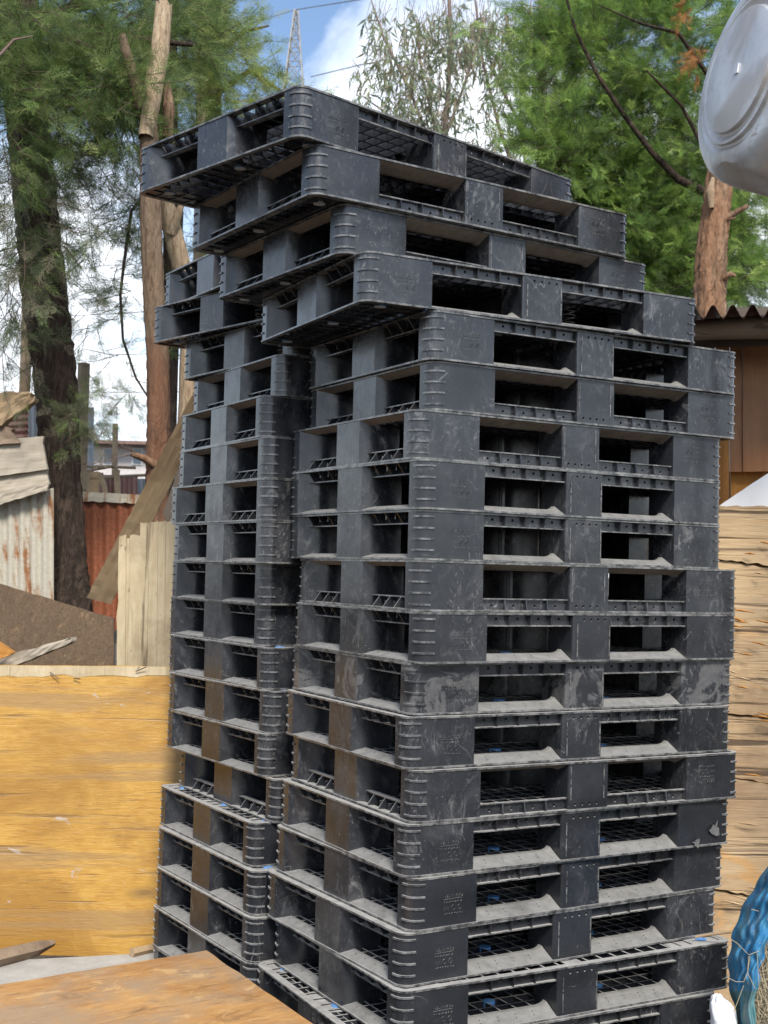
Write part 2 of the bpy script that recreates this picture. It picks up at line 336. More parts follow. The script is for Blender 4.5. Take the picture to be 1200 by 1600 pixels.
k = NM('blue_tarpaulin', .68, .25); a = k.noise(11, detail=7, rough=.7, dist=.6); b = k.noise(40, (1,1,.4), 5, .7, 1); c = k.noise(4, detail=4, loc=(5,5,5))
col = k.mix(k.rmp(c, .35, .65), (.03,.20,.37), (.02,.13,.27)); col = k.mix(k.rmp(a, .47, .62, 0, .6), col, (.10,.28,.36)); col = k.mix(k.rmp(b, .53, .64, 0, .75), col, (.24,.26,.25))
k.color(col); k.bump(b, .3, .006); M['tarp'] = k.mat
k = NM('green_tarpaulin', .6, .3); a = k.noise(16, detail=6); k.color(k.mix(k.rmp(a, .4, .7), (.05,.16,.18), (.13,.2,.19))); M['tarp_green'] = k.mat
k = NM('soiled_sack', .9, .2); a = k.noise(15, detail=8, rough=.75); b = k.noise(60, detail=4); k.color(k.mix(k.rmp(a, .35, .65), (.13,.115,.09), (.25,.22,.17))); k.bump(b, .8, .02); M['sack'] = k.mat
k = NM('straw', .8, .25); k.color((.34,.28,.18)); M['straw'] = k.mat
k = NM('dirt', .95, .15); a = k.noise(3, detail=9, rough=.7); b = k.noise(40, detail=5); col = k.mix(k.rmp(a, .35, .65), (.060,.050,.040), (.10,.086,.07)); k.color(col); k.bump(b, .8, .03); M['dirt'] = k.mat
k = NM('grey_concrete', .9, .2); a = k.noise(12, detail=8, rough=.7); k.color(k.mix(k.rmp(a, .35, .65), (.33,.31,.28), (.43,.41,.37))); k.bump(a, .3, .01); M['concrete'] = k.mat
k = NM('pylon_steel', .6, .4); k.color((.30,.28,.25)); M['pylon'] = k.mat
k = NM('cable', .6, .3); k.color((.10,.10,.10)); M['cable'] = k.mat
k = NM('pale_cable', .6, .3); k.color((.55,.55,.52)); M['cable_pale'] = k.mat
k = NM('house_plaster', .85, .2); a = k.noise(6, detail=6); k.color(k.mix(k.rmp(a, .3, .7), (.55,.52,.50), (.46,.42,.40))); M['plaster'] = k.mat
k = NM('window_glass', .12, .6); k.color((.10,.14,.18)); M['glass'] = k.mat
k = NM('nail', .5, .5); k.color((.07,.045,.035)); M['nail'] = k.mat
k = NM('dead_leaf_grey', .85, .2); a = k.noise(90, detail=4); k.color(k.mix(k.rmp(a, .3, .7), (.085,.083,.08), (.14,.135,.13))); M['dead_leaf'] = k.mat

# ---------------------------------------------------------------- ground
g = MB(); N_ = 40
xs = [-900+1800*i/N_ for i in range(N_+1)]
g.add([(x, y, -.004) for y in xs for x in xs], [(j*(N_+1)+i, j*(N_+1)+i+1, (j+1)*(N_+1)+i+1, (j+1)*(N_+1)+i) for j in range(N_) for i in range(N_)])
tag(g.build('ground', M['dirt']), kind='structure')

# ---------------------------------------------------------------- board helpers
def board(name, px, depth, th, mat, parent=None, nx=14, ny=10, jag=(0,0,0,0), wob=.002, seed=1, smooth=None, gap_z=0):
    """px: four photograph pixels tl,tr,br,bl ; depth: one or four distances. A thick sheet with its own local frame.
    jag: raggedness in metres of left, right, top, bottom edges"""
    d = depth if hasattr(depth, '__len__') else (depth,)*4
    P = [at(px[i][0], px[i][1], d[i]) for i in range(4)]
    return board3(name, P, th, mat, parent, nx, ny, jag, wob, seed, smooth)
def board3(name, P, th, mat, parent=None, nx=14, ny=10, jag=(0,0,0,0), wob=.002, seed=1, smooth=None):
    rg = random.Random(seed)
    ex = (P[1]-P[0]).normalized(); n = ex.cross(P[3]-P[0]).normalized(); 
    if n.dot(Vector((0,0,HC))-P[0]) < 0: n = -n
    ey = n.cross(ex); o = P[3].copy()
    Rm = Matrix((ex, ey, n)).transposed()
    inv = Rm.transposed()
    def jit(a, k): return a*(math.sin(k*2.1+seed)*.35 + math.sin(k*5.3+seed*2)*.25 + rg.uniform(-.4,.4))
    w = max((P[1]-P[0]).length, .01); h = max((P[3]-P[0]).length, .01)
    vs = []
    jl = [jit(jag[0], j*.7) for j in range(ny+1)]; jr = [jit(jag[1], j*.7+3) for j in range(ny+1)]
    jt = [jit(jag[2], i*.7) for i in range(nx+1)]; jb = [jit(jag[3], i*.7+3) for i in range(nx+1)]
    for layer in (0, 1):
        for j in range(ny+1):
            for i in range(nx+1):
                u = i/nx; v = j/ny
                uu = u; vv = v
                if i == 0: uu += jl[j]/w
                if i == nx: uu += jr[j]/w
                if j == 0: vv += jt[i]/h
                if j == ny: vv += jb[i]/h
                p = (P[0]*(1-uu)+P[1]*uu)*(1-vv) + (P[3]*(1-uu)+P[2]*uu)*vv
                q = inv @ (p-o)
                q.z += (rg.uniform(-wob, wob) if layer == 0 else -th)
                vs.append(q)
    W_ = nx+1; B_ = W_*(ny+1); fs = []
    for j in range(ny):
        for i in range(nx):
            a = j*W_+i; fs.append((a+W_, a+W_+1, a+1, a)); b = B_+a; fs.append((b, b+1, b+W_+1, b+W_))
    for i in range(nx):
        a = i; fs.append((a, a+1, B_+a+1, B_+a)); a = ny*W_+i; fs.append((a+1, a, B_+a, B_+a+1))
    for j in range(ny):
        a = j*W_; fs.append((a+W_, a, B_+a, B_+a+W_)); a = j*W_+nx; fs.append((a, a+W_, B_+a+W_, B_+a))
    mb = MB(); mb.add(vs, fs)
    ob = mb.build(name, mat, None, smooth)
    mw = Rm.to_4x4(); mw.translation = o
    if parent:
        ob.parent = parent; ob.matrix_parent_inverse = Matrix.Identity(4)
        ob.matrix_local = Matrix.Translation(-Vector(parent.location)) @ mw
    else: ob.matrix_world = mw
    return ob
def corrugated(name, px, depth, waves, amp, mat, parent=None, along='v', th=.002, sub=8, seed=1, jag=.0):
    """corrugated iron sheet; along='v': ridges run top to bottom"""
    d = depth if hasattr(depth, '__len__') else (depth,)*4
    P = [at(px[i][0], px[i][1], d[i]) for i in range(4)]
    ex = (P[1]-P[0]).normalized(); n = ex.cross(P[3]-P[0]).normalized()
    if n.dot(Vector((0,0,HC))-P[0]) < 0: n = -n
    ey = n.cross(ex); o = P[3].copy(); Rm = Matrix((ex, ey, n)).transposed(); inv = Rm.transposed()
    nx, ny = (waves*sub, 6) if along == 'v' else (6, waves*sub)
    rg = random.Random(seed); vs = []
    for layer in (0, 1):
        rg.seed(seed)
        for j in range(ny+1):
            for i in range(nx+1):
                u = i/nx; v = j/ny
                vv = v + (rg.uniform(-jag, jag) if (j == 0 and along == 'v') else 0)
                p = (P[0]*(1-u)+P[1]*u)*(1-vv) + (P[3]*(1-u)+P[2]*u)*vv
                q = inv @ (p-o); ph = (u if along == 'v' else v)*waves*2*math.pi
                q.z += amp*math.sin(ph) - layer*th; vs.append(q)
    W_ = nx+1; B_ = W_*(ny+1); fs = []
    for j in range(ny):
        for i in range(nx):
            a = j*W_+i; fs.append((a+W_, a+W_+1, a+1, a)); b = B_+a; fs.append((b, b+1, b+W_+1, b+W_))
    for i in range(nx):
        a = i; fs.append((a, a+1, B_+a+1, B_+a)); a = ny*W_+i; fs.append((a+1, a, B_+a, B_+a+1))
    for j in range(ny):
        a = j*W_; fs.append((a+W_, a, B_+a, B_+a+W_)); a = j*W_+nx; fs.append((a, a+W_, B_+a+W_, B_+a))
    mb = MB(); mb.add(vs, fs); ob = mb.build(name, mat, None, 60)
    mw = Rm.to_4x4(); mw.translation = o
    if parent:
        ob.parent = parent; ob.matrix_local = Matrix.Translation(-Vector(parent.location)) @ mw
    else: ob.matrix_world = mw
    return ob

# ---------------------------------------------------------------- pallets
PW, PD, PH = 1.2, .83, .144
HX, HY = PW/2, PD/2
RC = .036
def arc(cx, cy, r, a0, a1, n=6): return [(cx+r*math.cos(R(a0+(a1-a0)*i/n)), cy+r*math.sin(R(a0+(a1-a0)*i/n))) for i in range(n+1)]
def rrect(hx, hy, r, n=6):
    return arc(hx-r,-hy+r,r,-90,0,n)+arc(hx-r,hy-r,r,0,90,n)+arc(-hx+r,hy-r,r,90,180,n)+arc(-hx+r,-hy+r,r,180,270,n)
def ring(mb, off_out, off_in, z0, z1, mi=0):
    A = rrect(HX+off_out, HY+off_out, RC+off_out); B = rrect(HX-off_in, HY-off_in, max(RC-off_in, .004)); n = len(A)
    vs = [(x,y,z0) for x,y in A]+[(x,y,z1) for x,y in A]+[(x,y,z0) for x,y in B]+[(x,y,z1) for x,y in B]
    fs = []
    for i in range(n):
        j = (i+1)%n
        fs += [(i,j,n+j,n+i), (n+i,n+j,3*n+j,3*n+i), (3*n+i,3*n+j,2*n+j,2*n+i), (2*n+i,2*n+j,j,i)]
    mb.add(vs, fs, mi)
CBX, CBY = .222, .069           # corner block: length on the long face, on the short face
MBX, MBY = .0735, .075          # half widths of the middle blocks
OPX = [(-HX+CBX, -MBX), (MBX, HX-CBX)]     # openings on the long faces (x ranges)
OPY = [(-HY+CBY, -MBY), (MBY, HY-CBY)]     # openings on the short faces (y ranges)
def holes_plate(mb, x0, x1, zb, zt, y, nh, hz, r, mi=0):
    """vertical plate at y with a row of nh round holes at height hz"""
    cw = (x1-x0)/nh; hh = min(.012, (zt-hz)*.95, (hz-zb)*.95)
    if hz-hh > zb+1e-4: mb.quad((x0,y,zb),(x1,y,zb),(x1,y,hz-hh),(x0,y,hz-hh), mi)
    if hz+hh < zt-1e-4: mb.quad((x0,y,hz+hh),(x1,y,hz+hh),(x1,y,zt),(x0,y,zt), mi)
    for k_ in range(nh):
        a, b = x0+cw*k_, x0+cw*(k_+1); c = (a+b)/2; s_ = cw/2
        O = [(s_*math.cos(t)/max(abs(math.cos(t)),abs(math.sin(t))), hh*math.sin(t)/max(abs(math.cos(t)),abs(math.sin(t)))) for t in [math.pi/4*i for i in range(8)]]
        I = [(r*math.cos(t), r*math.sin(t)) for t in [math.pi/4*i for i in range(8)]]
        vs = [(c+u, y, hz+v) for u, v in O]+[(c+u, y, hz+v) for u, v in I]+[(c+u, y+.006, hz+v) for u, v in I]
        fs = []
        for i in range(8):
            j = (i+1)%8; fs += [(i,j,8+j,8+i), (8+i,8+j,16+j,16+i)]
        mb.add(vs, fs, mi)
def sym(mb, sx, sy):
    q = MB(); q.v = [(x*sx, y*sy, z) for x,y,z in mb.v]; q.f = [f if sx*sy > 0 else f[::-1] for f in mb.f]; q.m = list(mb.m); return q
def swap(mb):   # exchange x and y
    q = MB(); q.v = [(y,x,z) for x,y,z in mb.v]; q.f = [f[::-1] for f in mb.f]; q.m = list(mb.m); return q
def pallet_parts():
    """list of (name, MB, material keys, smooth, children) in pallet coordinates, near corner at (-HX,-HY)"""
    parts = []
    zb, zt = .0045, PH-.0045
    # corner blocks, flared inwards on the short side
    base = [(0,CBY)]+arc(RC,RC,RC,180,270,6)+[(CBX-.006,0)]+arc(CBX-.006,.006,.006,-90,0,2)[1:]+[(CBX-.006,.125),(.105,.125),(.07,.121),(.042,.110),(.022,.095),(.008,.080)]
    cb = MB(); cb.prism([(x-HX,y-HY) for x,y in base], zb, zt)
    ticks = MB()
    for f in (.13,.36,.58,.80):
        z = PH*(1-f); ri, ro = RC-.001, RC+.0042
        outer = [(-.006+0, RC+.006)]+arc(RC,RC,ro,180,270,7); 
        A = [(RC-ro, RC+.007)]+arc(RC,RC,ro,180,270,7)+[(RC+.007, RC-ro)]
        B = [(RC-ri, RC+.007)]+arc(RC,RC,ri,180,270,7)+[(RC+.007, RC-ri)]
        n = len(A)
        vs = [(x-HX,y-HY,z-.0026) for x,y in A]+[(x-HX,y-HY,z+.0026) for x,y in A]+[(x-HX,y-HY,z-.0026) for x,y in B]+[(x-HX,y-HY,z+.0026) for x,y in B]
        fs = []
        for i in range(n-1): fs += [(i,i+1,n+i+1,n+i),(n+i,n+i+1,3*n+i+1,3*n+i),(2*n+i+1,2*n+i,i,i+1)[::-1]]
        fs += [(0,n,3*n,2*n),(n-1,2*n+n-1,3*n+n-1,2*n-1)]
        ticks.add(vs, fs)
    # moulded lettering on the long face of two opposite corner blocks: rows of raised strokes and two rings
    let = MB(); rg = random.Random(5); y = -HY-.0012
    def stroke(xa, za, xb, zb_, w=.0014):
        dx, dz = xb-xa, zb_-za; l_ = math.hypot(dx,dz) or 1; nx_, nz_ = -dz/l_*w/2, dx/l_*w/2
        q = [(xa+nx_,za+nz_),(xa-nx_,za-nz_),(xb-nx_,zb_-nz_),(xb+nx_,zb_+nz_)]
        let.add([(a,y,b) for a,b in q]+[(a,-HY+.0005,b) for a,b in q], [(0,1,2,3),(1,0,4,5),(2,1,5,6),(3,2,6,7),(0,3,7,4)])
    for row, (zz, hh, x_end) in enumerate(((.082,.009,.170),(.068,.004,.170),(.036,.004,.168))):
        x = -HX+.108
        while x < -HX+x_end:
            w_ = rg.uniform(.004,.007)
            for _ in range(2): stroke(x+rg.uniform(0,w_*.4), zz+rg.choice((0,hh*.5)), x+w_*rg.uniform(.6,1), zz+rg.choice((hh*.5,hh)))
            x += w_+.003
    stroke(-HX+.106,.078,-HX+.168,.079,.0012)
    for cx_ in (.140,.160):
        for i in range(8):
            a, b = 2*math.pi*i/8, 2*math.pi*(i+1)/8; stroke(-HX+cx_+.0065*math.cos(a), .054+.0065*math.sin(a), -HX+cx_+.0065*math.cos(b), .054+.0065*math.sin(b), .0012)
        stroke(-HX+cx_-.004,.058,-HX+cx_+.004,.050,.0012)
    for i in range(4): stroke(-HX+.108+.005*i, .049, -HX+.111+.005*i, .058)
    for sx, sy in ((1,1),(-1,-1),(-1,1),(1,-1)):
        ch = [('grip_ribs', sym(ticks,sx,sy), ['tick'], 35)]
        if sx*sy > 0: ch.append(('moulded_lettering', sym(let,sx,sy), ['letter'], None))
        parts.append(('corner_block', sym(cb,sx,sy), ['plastic'], 32, ch))
    # middle blocks on the long faces, with four holes near the top and seam strips
    b = MB(); x0, x1 = -MBX, MBX; yf = -HY
    holes_plate(b, x0+.030, x1-.012, zb, zt, yf, 4, PH-.019, .0042)
    b.quad((x0+.006,yf,zb),(x0+.030,yf,zb),(x0+.030,yf,zt),(x0+.006,yf,zt)); b.quad((x1-.012,yf,zb),(x1-.006,yf,zb),(x1-.006,yf,zt),(x1-.012,yf,zt))
    pts = arc(x1-.006,yf+.006,.006,-90,0,2)+[(x1-.004,yf+.125),(x0+.004,yf+.125)]+arc(x0+.006,yf+.006,.006,180,270,2)
    for i in range(len(pts)-1): (ax,ay),(bx,by) = pts[i],pts[i+1]; b.quad((ax,ay,zb),(bx,by,zb),(bx,by,zt),(ax,ay,zt))
    b.quad((x0,yf+.06,zt-.03),(x1,yf+.06,zt-.03),(x1,yf+.06,zt),(x0,yf+.06,zt))
    for sxx in (x0+.018, x1-.008):
        for za, zc in ((.014,.066),(.074,.112)): b.box(sxx-.0015, sxx+.0015, yf-.0016, yf+.001, za, zc, 1)
    for s_ in (1,-1): parts.append(('middle_block', sym(b,s_,s_), ['plastic','rim'], 32, []))
    # middle blocks on the short faces, flared
    b = MB(); xf = -HX
    b.prism([(xf,MBY),(xf,-MBY),(xf+.008,-MBY-.006),(xf+.03,-MBY-.016),(xf+.06,-MBY-.022),(xf+.13,-MBY-.024),(xf+.13,MBY+.024),(xf+.06,MBY+.022),(xf+.03,MBY+.016),(xf+.008,MBY+.006)], zb, zt)
    for s_ in (1,-1): parts.append(('middle_block', sym(b,s_,s_), ['plastic'], 32, []))
    b = MB(); b.prism(rrect(.085,.10,.02,3), zb, zt); parts.append(('middle_block', b, ['plastic'], 32, []))
    # decks
    t = MB(); ring(t, .0030, .013, PH-.0055, PH, 1); ring(t, -.0129, .024, PH-.0050, PH-.0012, 1)
    nx, ny = 22, 15
    ix, iy = HX-.0235, HY-.0235
    for i in range(1, nx): x = -ix+2*ix*i/nx; t.box(x-.0032, x+.0032, -iy, iy, PH-.024, PH-.0016)
    for j in range(1, ny): y = -iy+2*iy*j/ny; t.box(-ix, ix, y-.0032, y+.0032, PH-.0235, PH-.0010)
    for xx in (-HX+.11, 0, HX-.11): t.box(xx-.03, xx+.03, -iy, iy, PH-.0045, PH-.0014)
    parts.append(('top_deck', t, ['plastic_deck','rim'], None, []))
    t = MB(); ring(t, .0030, .013, 0, .0055, 1)
    nx, ny = 22, 15; ix, iy = HX-.0125, HY-.0125; tx, ty = HX-.044, HY-.072
    for i in range(1, nx):
        x = -ix+2*ix*i/nx; t.box(x-.0032, x+.0032, -iy, iy, .0012, .0042)
        if abs(x) < tx: t.box(x-.0028, x+.0028, -ty, ty, .0010, .0170)
    for j in range(1, ny):
        y = -iy+2*iy*j/ny; t.box(-ix, ix, y-.0032, y+.0032, .0008, .0038)
        if abs(y) < ty: t.box(-tx, tx, y-.0028, y+.0028, .0006, .0174)
    parts.append(('bottom_deck', t, ['plastic_deck','rim'], None, []))
    # lip rails under the top deck
    def lip(x0, x1, nf, holes):
        q = MB(); zl, zu = PH-.036, PH-.0054; yp = -HY+(.017 if holes else .046); yl = -HY+(.0055 if holes else .024)
        x0 += .002; x1 -= .002
        if holes: holes_plate(q, x0, x1, zl, zu, yp, 4, (zl+zu)/2+.003, .0046)
        else: q.box(x0, x1, yp, yp+.003, zl, zu)
        q.box(x0, x1, yl, yp, zl-.0034, zl, 1)
        for i in range(1, nf):
            x = x0+(x1-x0)*i/nf; t_ = .0017
            P_ = [(yl,zl),(yp-.0002,zl),(yp-.0002,zu),(-HY+.001,zu)]
            q.add([(x-t_,a,b) for a,b in P_]+[(x+t_,a,b) for a,b in P_], [(0,1,2,3),(7,6,5,4),(0,3,7,4),(0,4,5,1),(3,2,6,7)])
        return q
    def ramp(x0, x1, deep=.052, flat=.068):
        q = MB(); y0 = -HY+.002; x0 += .001; x1 -= .001; zt_ = .0058+deep*.32
        prof = [(0,.0058),(deep,zt_),(flat,zt_+.0004)]
        L_ = x1-x0; xs_ = [x0, x0+.008, x0+.018, x1-.026, x1-.015, x1-.006, x1]
        rise = [.007,.003,0,0,.0018,.0055,.011]
        rows = [[(x_, y0+yy, zz+(rise[i]*(yy/deep if yy < deep else 1))) for i, x_ in enumerate(xs_)] for yy, zz in prof]
        vs = [p for r_ in rows for p in r_]; n = len(xs_)
        q.add(vs, [(a*n+i, a*n+i+1, (a+1)*n+i+1, (a+1)*n+i) for a in range(2) for i in range(n-1)], 0)
        for k_ in range(4):    # drain slots, cut as dark slits in pairs
            c = x0+L_*(.18+.2*k_)
            for t_ in ((.020,.034) if deep > .045 else (.022,)):
                z_ = .0058+(zt_-.0058)*t_/deep+.0005; z2 = z_+(zt_-.0058)*.0042/deep
                q.quad((c,y0+t_,z_),(c+.0030,y0+t_,z_),(c+.0036,y0+t_+.0042,z2),(c+.0006,y0+t_+.0042,z2), 1)
                c += .004
        return q
    for x0, x1 in OPX:
        for s_ in (1,-1):
            parts.append(('lip_rail', sym(lip(x0,x1,4,True),s_,s_), ['plastic','rim'], None, []))
            parts.append(('entry_ramp', sym(ramp(x0,x1),s_,s_), ['RAMP','slot'], None, []))
    for y0, y1 in OPY:
        # build along x then turn: local long-face shape moved to the short face
        l_ = lip(-y1, -y0, 4, False); r_ = ramp(-y1, -y0, .036, .041)
        for q, nm, mt in ((l_,'lip_rail',['plastic_deck','rim']), (r_,'entry_ramp',['RAMP','slot'])):
            z = MB(); z.v = [(y+HY-HX, -x, zz) for x,y,zz in q.v]; z.f = q.f; z.m = q.m     # rotate -90 about z
            for s_ in (1,-1): parts.append((nm, sym(z,s_,s_), mt, None, []))
    return parts
def plug_mb(x, y, z0, z1, r=.018):
    q = MB(); n = 12; poly = [(x+r*math.cos(2*math.pi*i/n), y+r*math.sin(2*math.pi*i/n)) for i in range(n)]
    q.prism(poly, z0, z1); q.m = [1, 0]+[0]*n; return q
PLUGS = [(-.52,-.36),(.52,-.36),(-.53,-.05),(-.53,.33),(-.335,-.31),(-.20,-.25),(.185,-.27),(.22,.15)]
PROTO = {}
def make_meshes(flip):
    T = Matrix.Translation((0,0,PH)) @ Matrix.Rotation(math.pi, 4, 'X') if flip else None
    out = []
    rm = 'ramp_dust_bounce' if flip else 'ramp'
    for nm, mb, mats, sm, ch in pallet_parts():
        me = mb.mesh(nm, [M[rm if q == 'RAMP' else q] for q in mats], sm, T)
        out.append((nm, me, [(cn, cm.mesh(cn, [M[q] for q in cmats], csm, T)) for cn, cm, cmats, csm in ch]))
    for x, y in PLUGS:
        out.append(('rubber_plug', plug_mb(x, y, -.0004, .0192).mesh('rubber_plug', [M['blue'], M['pale']], None, T), []))
    for x, y in PLUGS[:4]:
        out.append(('rubber_plug', plug_mb(x, y, PH-.02, PH+.0004).mesh('rubber_plug', [M['pale'] if flip else M['blue'], M['pale']], None, T), []))
    return out
PROTO[0] = make_meshes(False); PROTO[1] = make_meshes(True)
STACK_A = [(-0.263,3.495,2.7667,42.75,0),(-0.222,3.549,2.6214,32.70,1),(-0.140,3.629,2.4761,32.73,1),(-0.074,3.590,2.3308,26.23,0),(0.122,3.682,2.1855,28.89,0),
(0.129,3.699,2.0402,29.02,1),(0.086,3.674,1.8949,29.74,1),(0.107,3.648,1.7496,31.47,0),(0.107,3.657,1.6043,31.22,0),(0.098,3.618,1.4590,27.75,1),
(0.113,3.583,1.3137,29.36,0),(0.093,3.609,1.1684,28.42,0),(0.081,3.569,1.0231,28.54,0),(0.100,3.558,0.8778,28.26,1),(0.085,3.546,0.7325,29.19,0),
(0.102,3.542,0.5872,31.53,0),(0.080,3.530,0.4419,31.59,0),(0.076,3.501,0.2966,28.93,0),(0.009,3.474,0.1513,27.72,0),(0.070,3.500,0.0060,29.00,0)]
STACK_B = [(-0.478,4.432,2.5938,31.71,0),(-0.387,4.470,2.4497,42.26,0),(-0.328,4.400,2.3056,36.08,0),(-0.371,4.380,2.1615,29.58,1),(-0.419,4.368,2.0174,29.10,1),
(-0.405,4.358,1.8733,30.27,1),(-0.400,4.330,1.7292,32.24,1),(-0.399,4.334,1.5851,31.26,0),(-0.406,4.424,1.4410,32.06,0),(-0.407,4.467,1.2969,32.71,0),
(-0.386,4.397,1.1528,33.27,0),(-0.369,4.359,1.0087,33.83,0),(-0.383,4.356,0.8646,32.95,0),(-0.337,4.310,0.7205,31.71,1),(-0.408,4.300,0.5764,31.55,0),
(-0.395,4.242,0.4323,32.09,0),(-0.393,4.212,0.2882,31.94,0),(-0.396,4.209,0.1441,32.21,0),(-0.394,4.200,0.0000,32.00,0)]
ORD = ['topmost','second','third','fourth','fifth','sixth','seventh','eighth','ninth','tenth','eleventh','twelfth','thirteenth','fourteenth','fifteenth','sixteenth','seventeenth','eighteenth','nineteenth','lowest']
NOTE_A = {0:'skewed on the stack with sky behind it', 1:'upside down, jutting left below the skewed one', 2:'upside down, its ribbed underside showing', 3:'last of the four that overhang to the left',
 4:'set back under the overhanging four', 5:'upside down, lip rails below its openings', 6:'upside down, shifted left of the one above', 7:'lip rails above its openings', 8:'scratched, its corner lettering plain to see',
 9:'upside down, shifted a little right', 10:'dusty ramps in its openings', 11:'grey dried mud smeared over its faces', 12:'scuffed, its brown-lit end block showing', 13:'upside down, blue plugs inside its openings',
 14:'a dead leaf stuck on its right block', 15:'directly below the one with the leaf', 16:'pulled back at the right end', 17:'a stick lying on its right end', 18:'its deck grid jutting out at lower left'}
NOTE_B = {0:'beside the leaning bare limb', 1:'jutting left against the peeled trunk', 2:'set back below the jutting one', 3:'upside down, ribs of its corner exposed', 4:'upside down beside the diagonal plank', 5:'upside down, below the corner step',
 6:'last of four upside-down ones', 7:'white scrapes on its middle block', 8:'pale curled scratches on its middle block', 9:'plain middle block beside the cream board', 10:'level with the top edge of the yellow plywood',
 11:'brown-lit middle block beside the yellow plywood', 12:'overhanging the recessed one below', 13:'upside down and set back to the right', 14:'top of the four that jut left', 15:'second of the four that jut left', 16:'third of the four that jut left', 17:'last of the four, at the plywood table'}
def place_pallet(i, rec, label, group, muddy=False):
    x, y, z, a, fl = rec; a = R(a)
    cx = x + HX*math.cos(a) - HY*math.sin(a); cy = y + HX*math.sin(a) + HY*math.cos(a)
    root = empty('plastic_pallet', (cx, cy, z), a); tag(root, label, 'pallet', group)
    for nm, me, ch in PROTO[fl]:
        o = bpy.data.objects.new(nm, me); C.objects.link(o); o.parent = root
        if muddy and nm in ('corner_block', 'middle_block'):
            o.material_slots[0].link = 'OBJECT'; o.material_slots[0].material = M['plastic_muddy']
        for cn, cm in ch:
            c = bpy.data.objects.new(cn, cm); C.objects.link(c); c.parent = o
            if muddy:
                c.material_slots[0].link = 'OBJECT'; c.material_slots[0].material = M['plastic_muddy']
    return root
for i, r_ in enumerate(STACK_A):
    lab = '%s black plastic pallet of the near stack%s' % (ORD[i] if i in (0,19) else ORD[i]+' from the top,', ', '+NOTE_A[i] if i in (0,) else '')
    lab = ('topmost pallet of the near stack, ' if i == 0 else '%s pallet down the near stack, ' % ORD[i] if i < 19 else 'lowest black pallet of the near stack, on the dirt ground') + NOTE_A.get(i, '')
    place_pallet(i, r_, lab, 'black pallets of the near stack', i == 11)
for i, r_ in enumerate(STACK_B):
    lab = ('topmost pallet of the far left stack, ' if i == 0 else '%s pallet down the far left stack, ' % ORD[i] if i < 18 else 'lowest black pallet of the far left stack, on the dirt ground') + NOTE_B.get(i, '')
    place_pallet(i, r_, lab, 'black pallets of the far left stack')

# ---------------------------------------------------------------- things at the left
o = board('plywood_board', [(-260,1037),(284,1041),(284,1490),(-260,1508)], (5.30,5.30,5.22,5.22), .018, M['yellow'], nx=24, ny=14, jag=(0,0,.003,.006), wob=.0008)
tag(o, 'large yellow plywood board standing on its edge beside the pallets', 'plywood board')
e = MB(); 
ebd = board('bare_edge_strip', [(-260,1038),(284,1042),(284,1056),(-260,1057)], (5.295,)*4, .002, M['cream_board'], nx=30, ny=2, jag=(0,0,0,.012), wob=.0004); ebd.parent = o; ebd.matrix_parent_inverse = o.matrix_world.inverted()
for (x, y, l_, dx, dy) in ((78,1050,.05,.8,.5),(212,1049,.05,.9,-.4),(118,1407,.08,1,-.05),(150,1400,.05,.1,-1),(115,1060,.03,1,0)):
    p = at(x, y, 5.285); q = MB(); q.tube([p, p+Vector((dx*l_, -.012, -dy*l_))], .0022, 5); w_ = q.build('nail', M['nail']); w_.parent = o; w_.matrix_parent_inverse = o.matrix_world.inverted()
# table sheet in the foreground on trestle of stacked boards
TZ = HC-1.10
def on_z(px, py, z):
    xi = (px-600)/FPX; yi = (800-py)/FPX; v = CR*xi+CU*yi+F0; t = (z-HC)/v.z; return Vector((0,0,HC))+v*t
A_ = on_z(-420,1608,TZ); B_ = on_z(322,1485,TZ); C_ = on_z(560,1648,TZ); D_ = A_+(C_-B_)
tb = empty('plywood_table', ((A_+B_+C_+D_)/4).xy.to_3d())
ob = board3('table_top', [A_, B_, C_, D_], .02, M['table'], tb, nx=30, ny=16, jag=(0,.003,.002,0), wob=.0006)
tag(tb, 'low table with a worn orange plywood top in front of the pallets', 'table')
for P_ in (A_.lerp(C_, .16), B_.lerp(D_, .14), C_.lerp(A_, .14), D_.lerp(B_, .14)):
    q = MB(); x, y = P_.x-tb.location.x, P_.y-tb.location.y; q.box(x-.035, x+.035, y-.035, y+.035, 0, TZ-.0205); q.build('leg', M['old_wood'], tb)
# grey slab and stick at the board's foot
gs = MB(); p0, p1, p2, p3 = on_z(-150,1530,.05), on_z(215,1493,.05), on_z(262,1478,.05), on_z(-150,1500,.05)
z_ = .052
pts = [on_z(-200,1560,z_), on_z(120,1535,z_), on_z(262,1510,z_), on_z(268,1484,z_), on_z(215,1490,z_), on_z(-200,1512,z_)]
gs.prism([(p.x,p.y) for p in pts], 0, z_)
tag(gs.build('concrete_slab', M['concrete']), 'flat grey concrete slab at the foot of the yellow board', 'slab')
st = MB(); a, b = on_z(-60,1512,.085), on_z(84,1474,.085)
st.tube([a, a.lerp(b,.4)+Vector((0,0,.004)), a.lerp(b,.8), b+Vector((0,0,.003))], [.034,.034,.031,.012], 5)
tag(st.build('wood_offcut', M['old_wood']), 'dark brown wood offcut lying on the grey slab', 'wood piece')
st = MB(); a, b = on_z(206,1488,.07), on_z(250,1478,.07); st.tube([a,b],[.02,.016],5)
tag(st.build('wood_block', M['tan_plank']), 'small tan wood block between yellow board and pallets', 'wood piece')
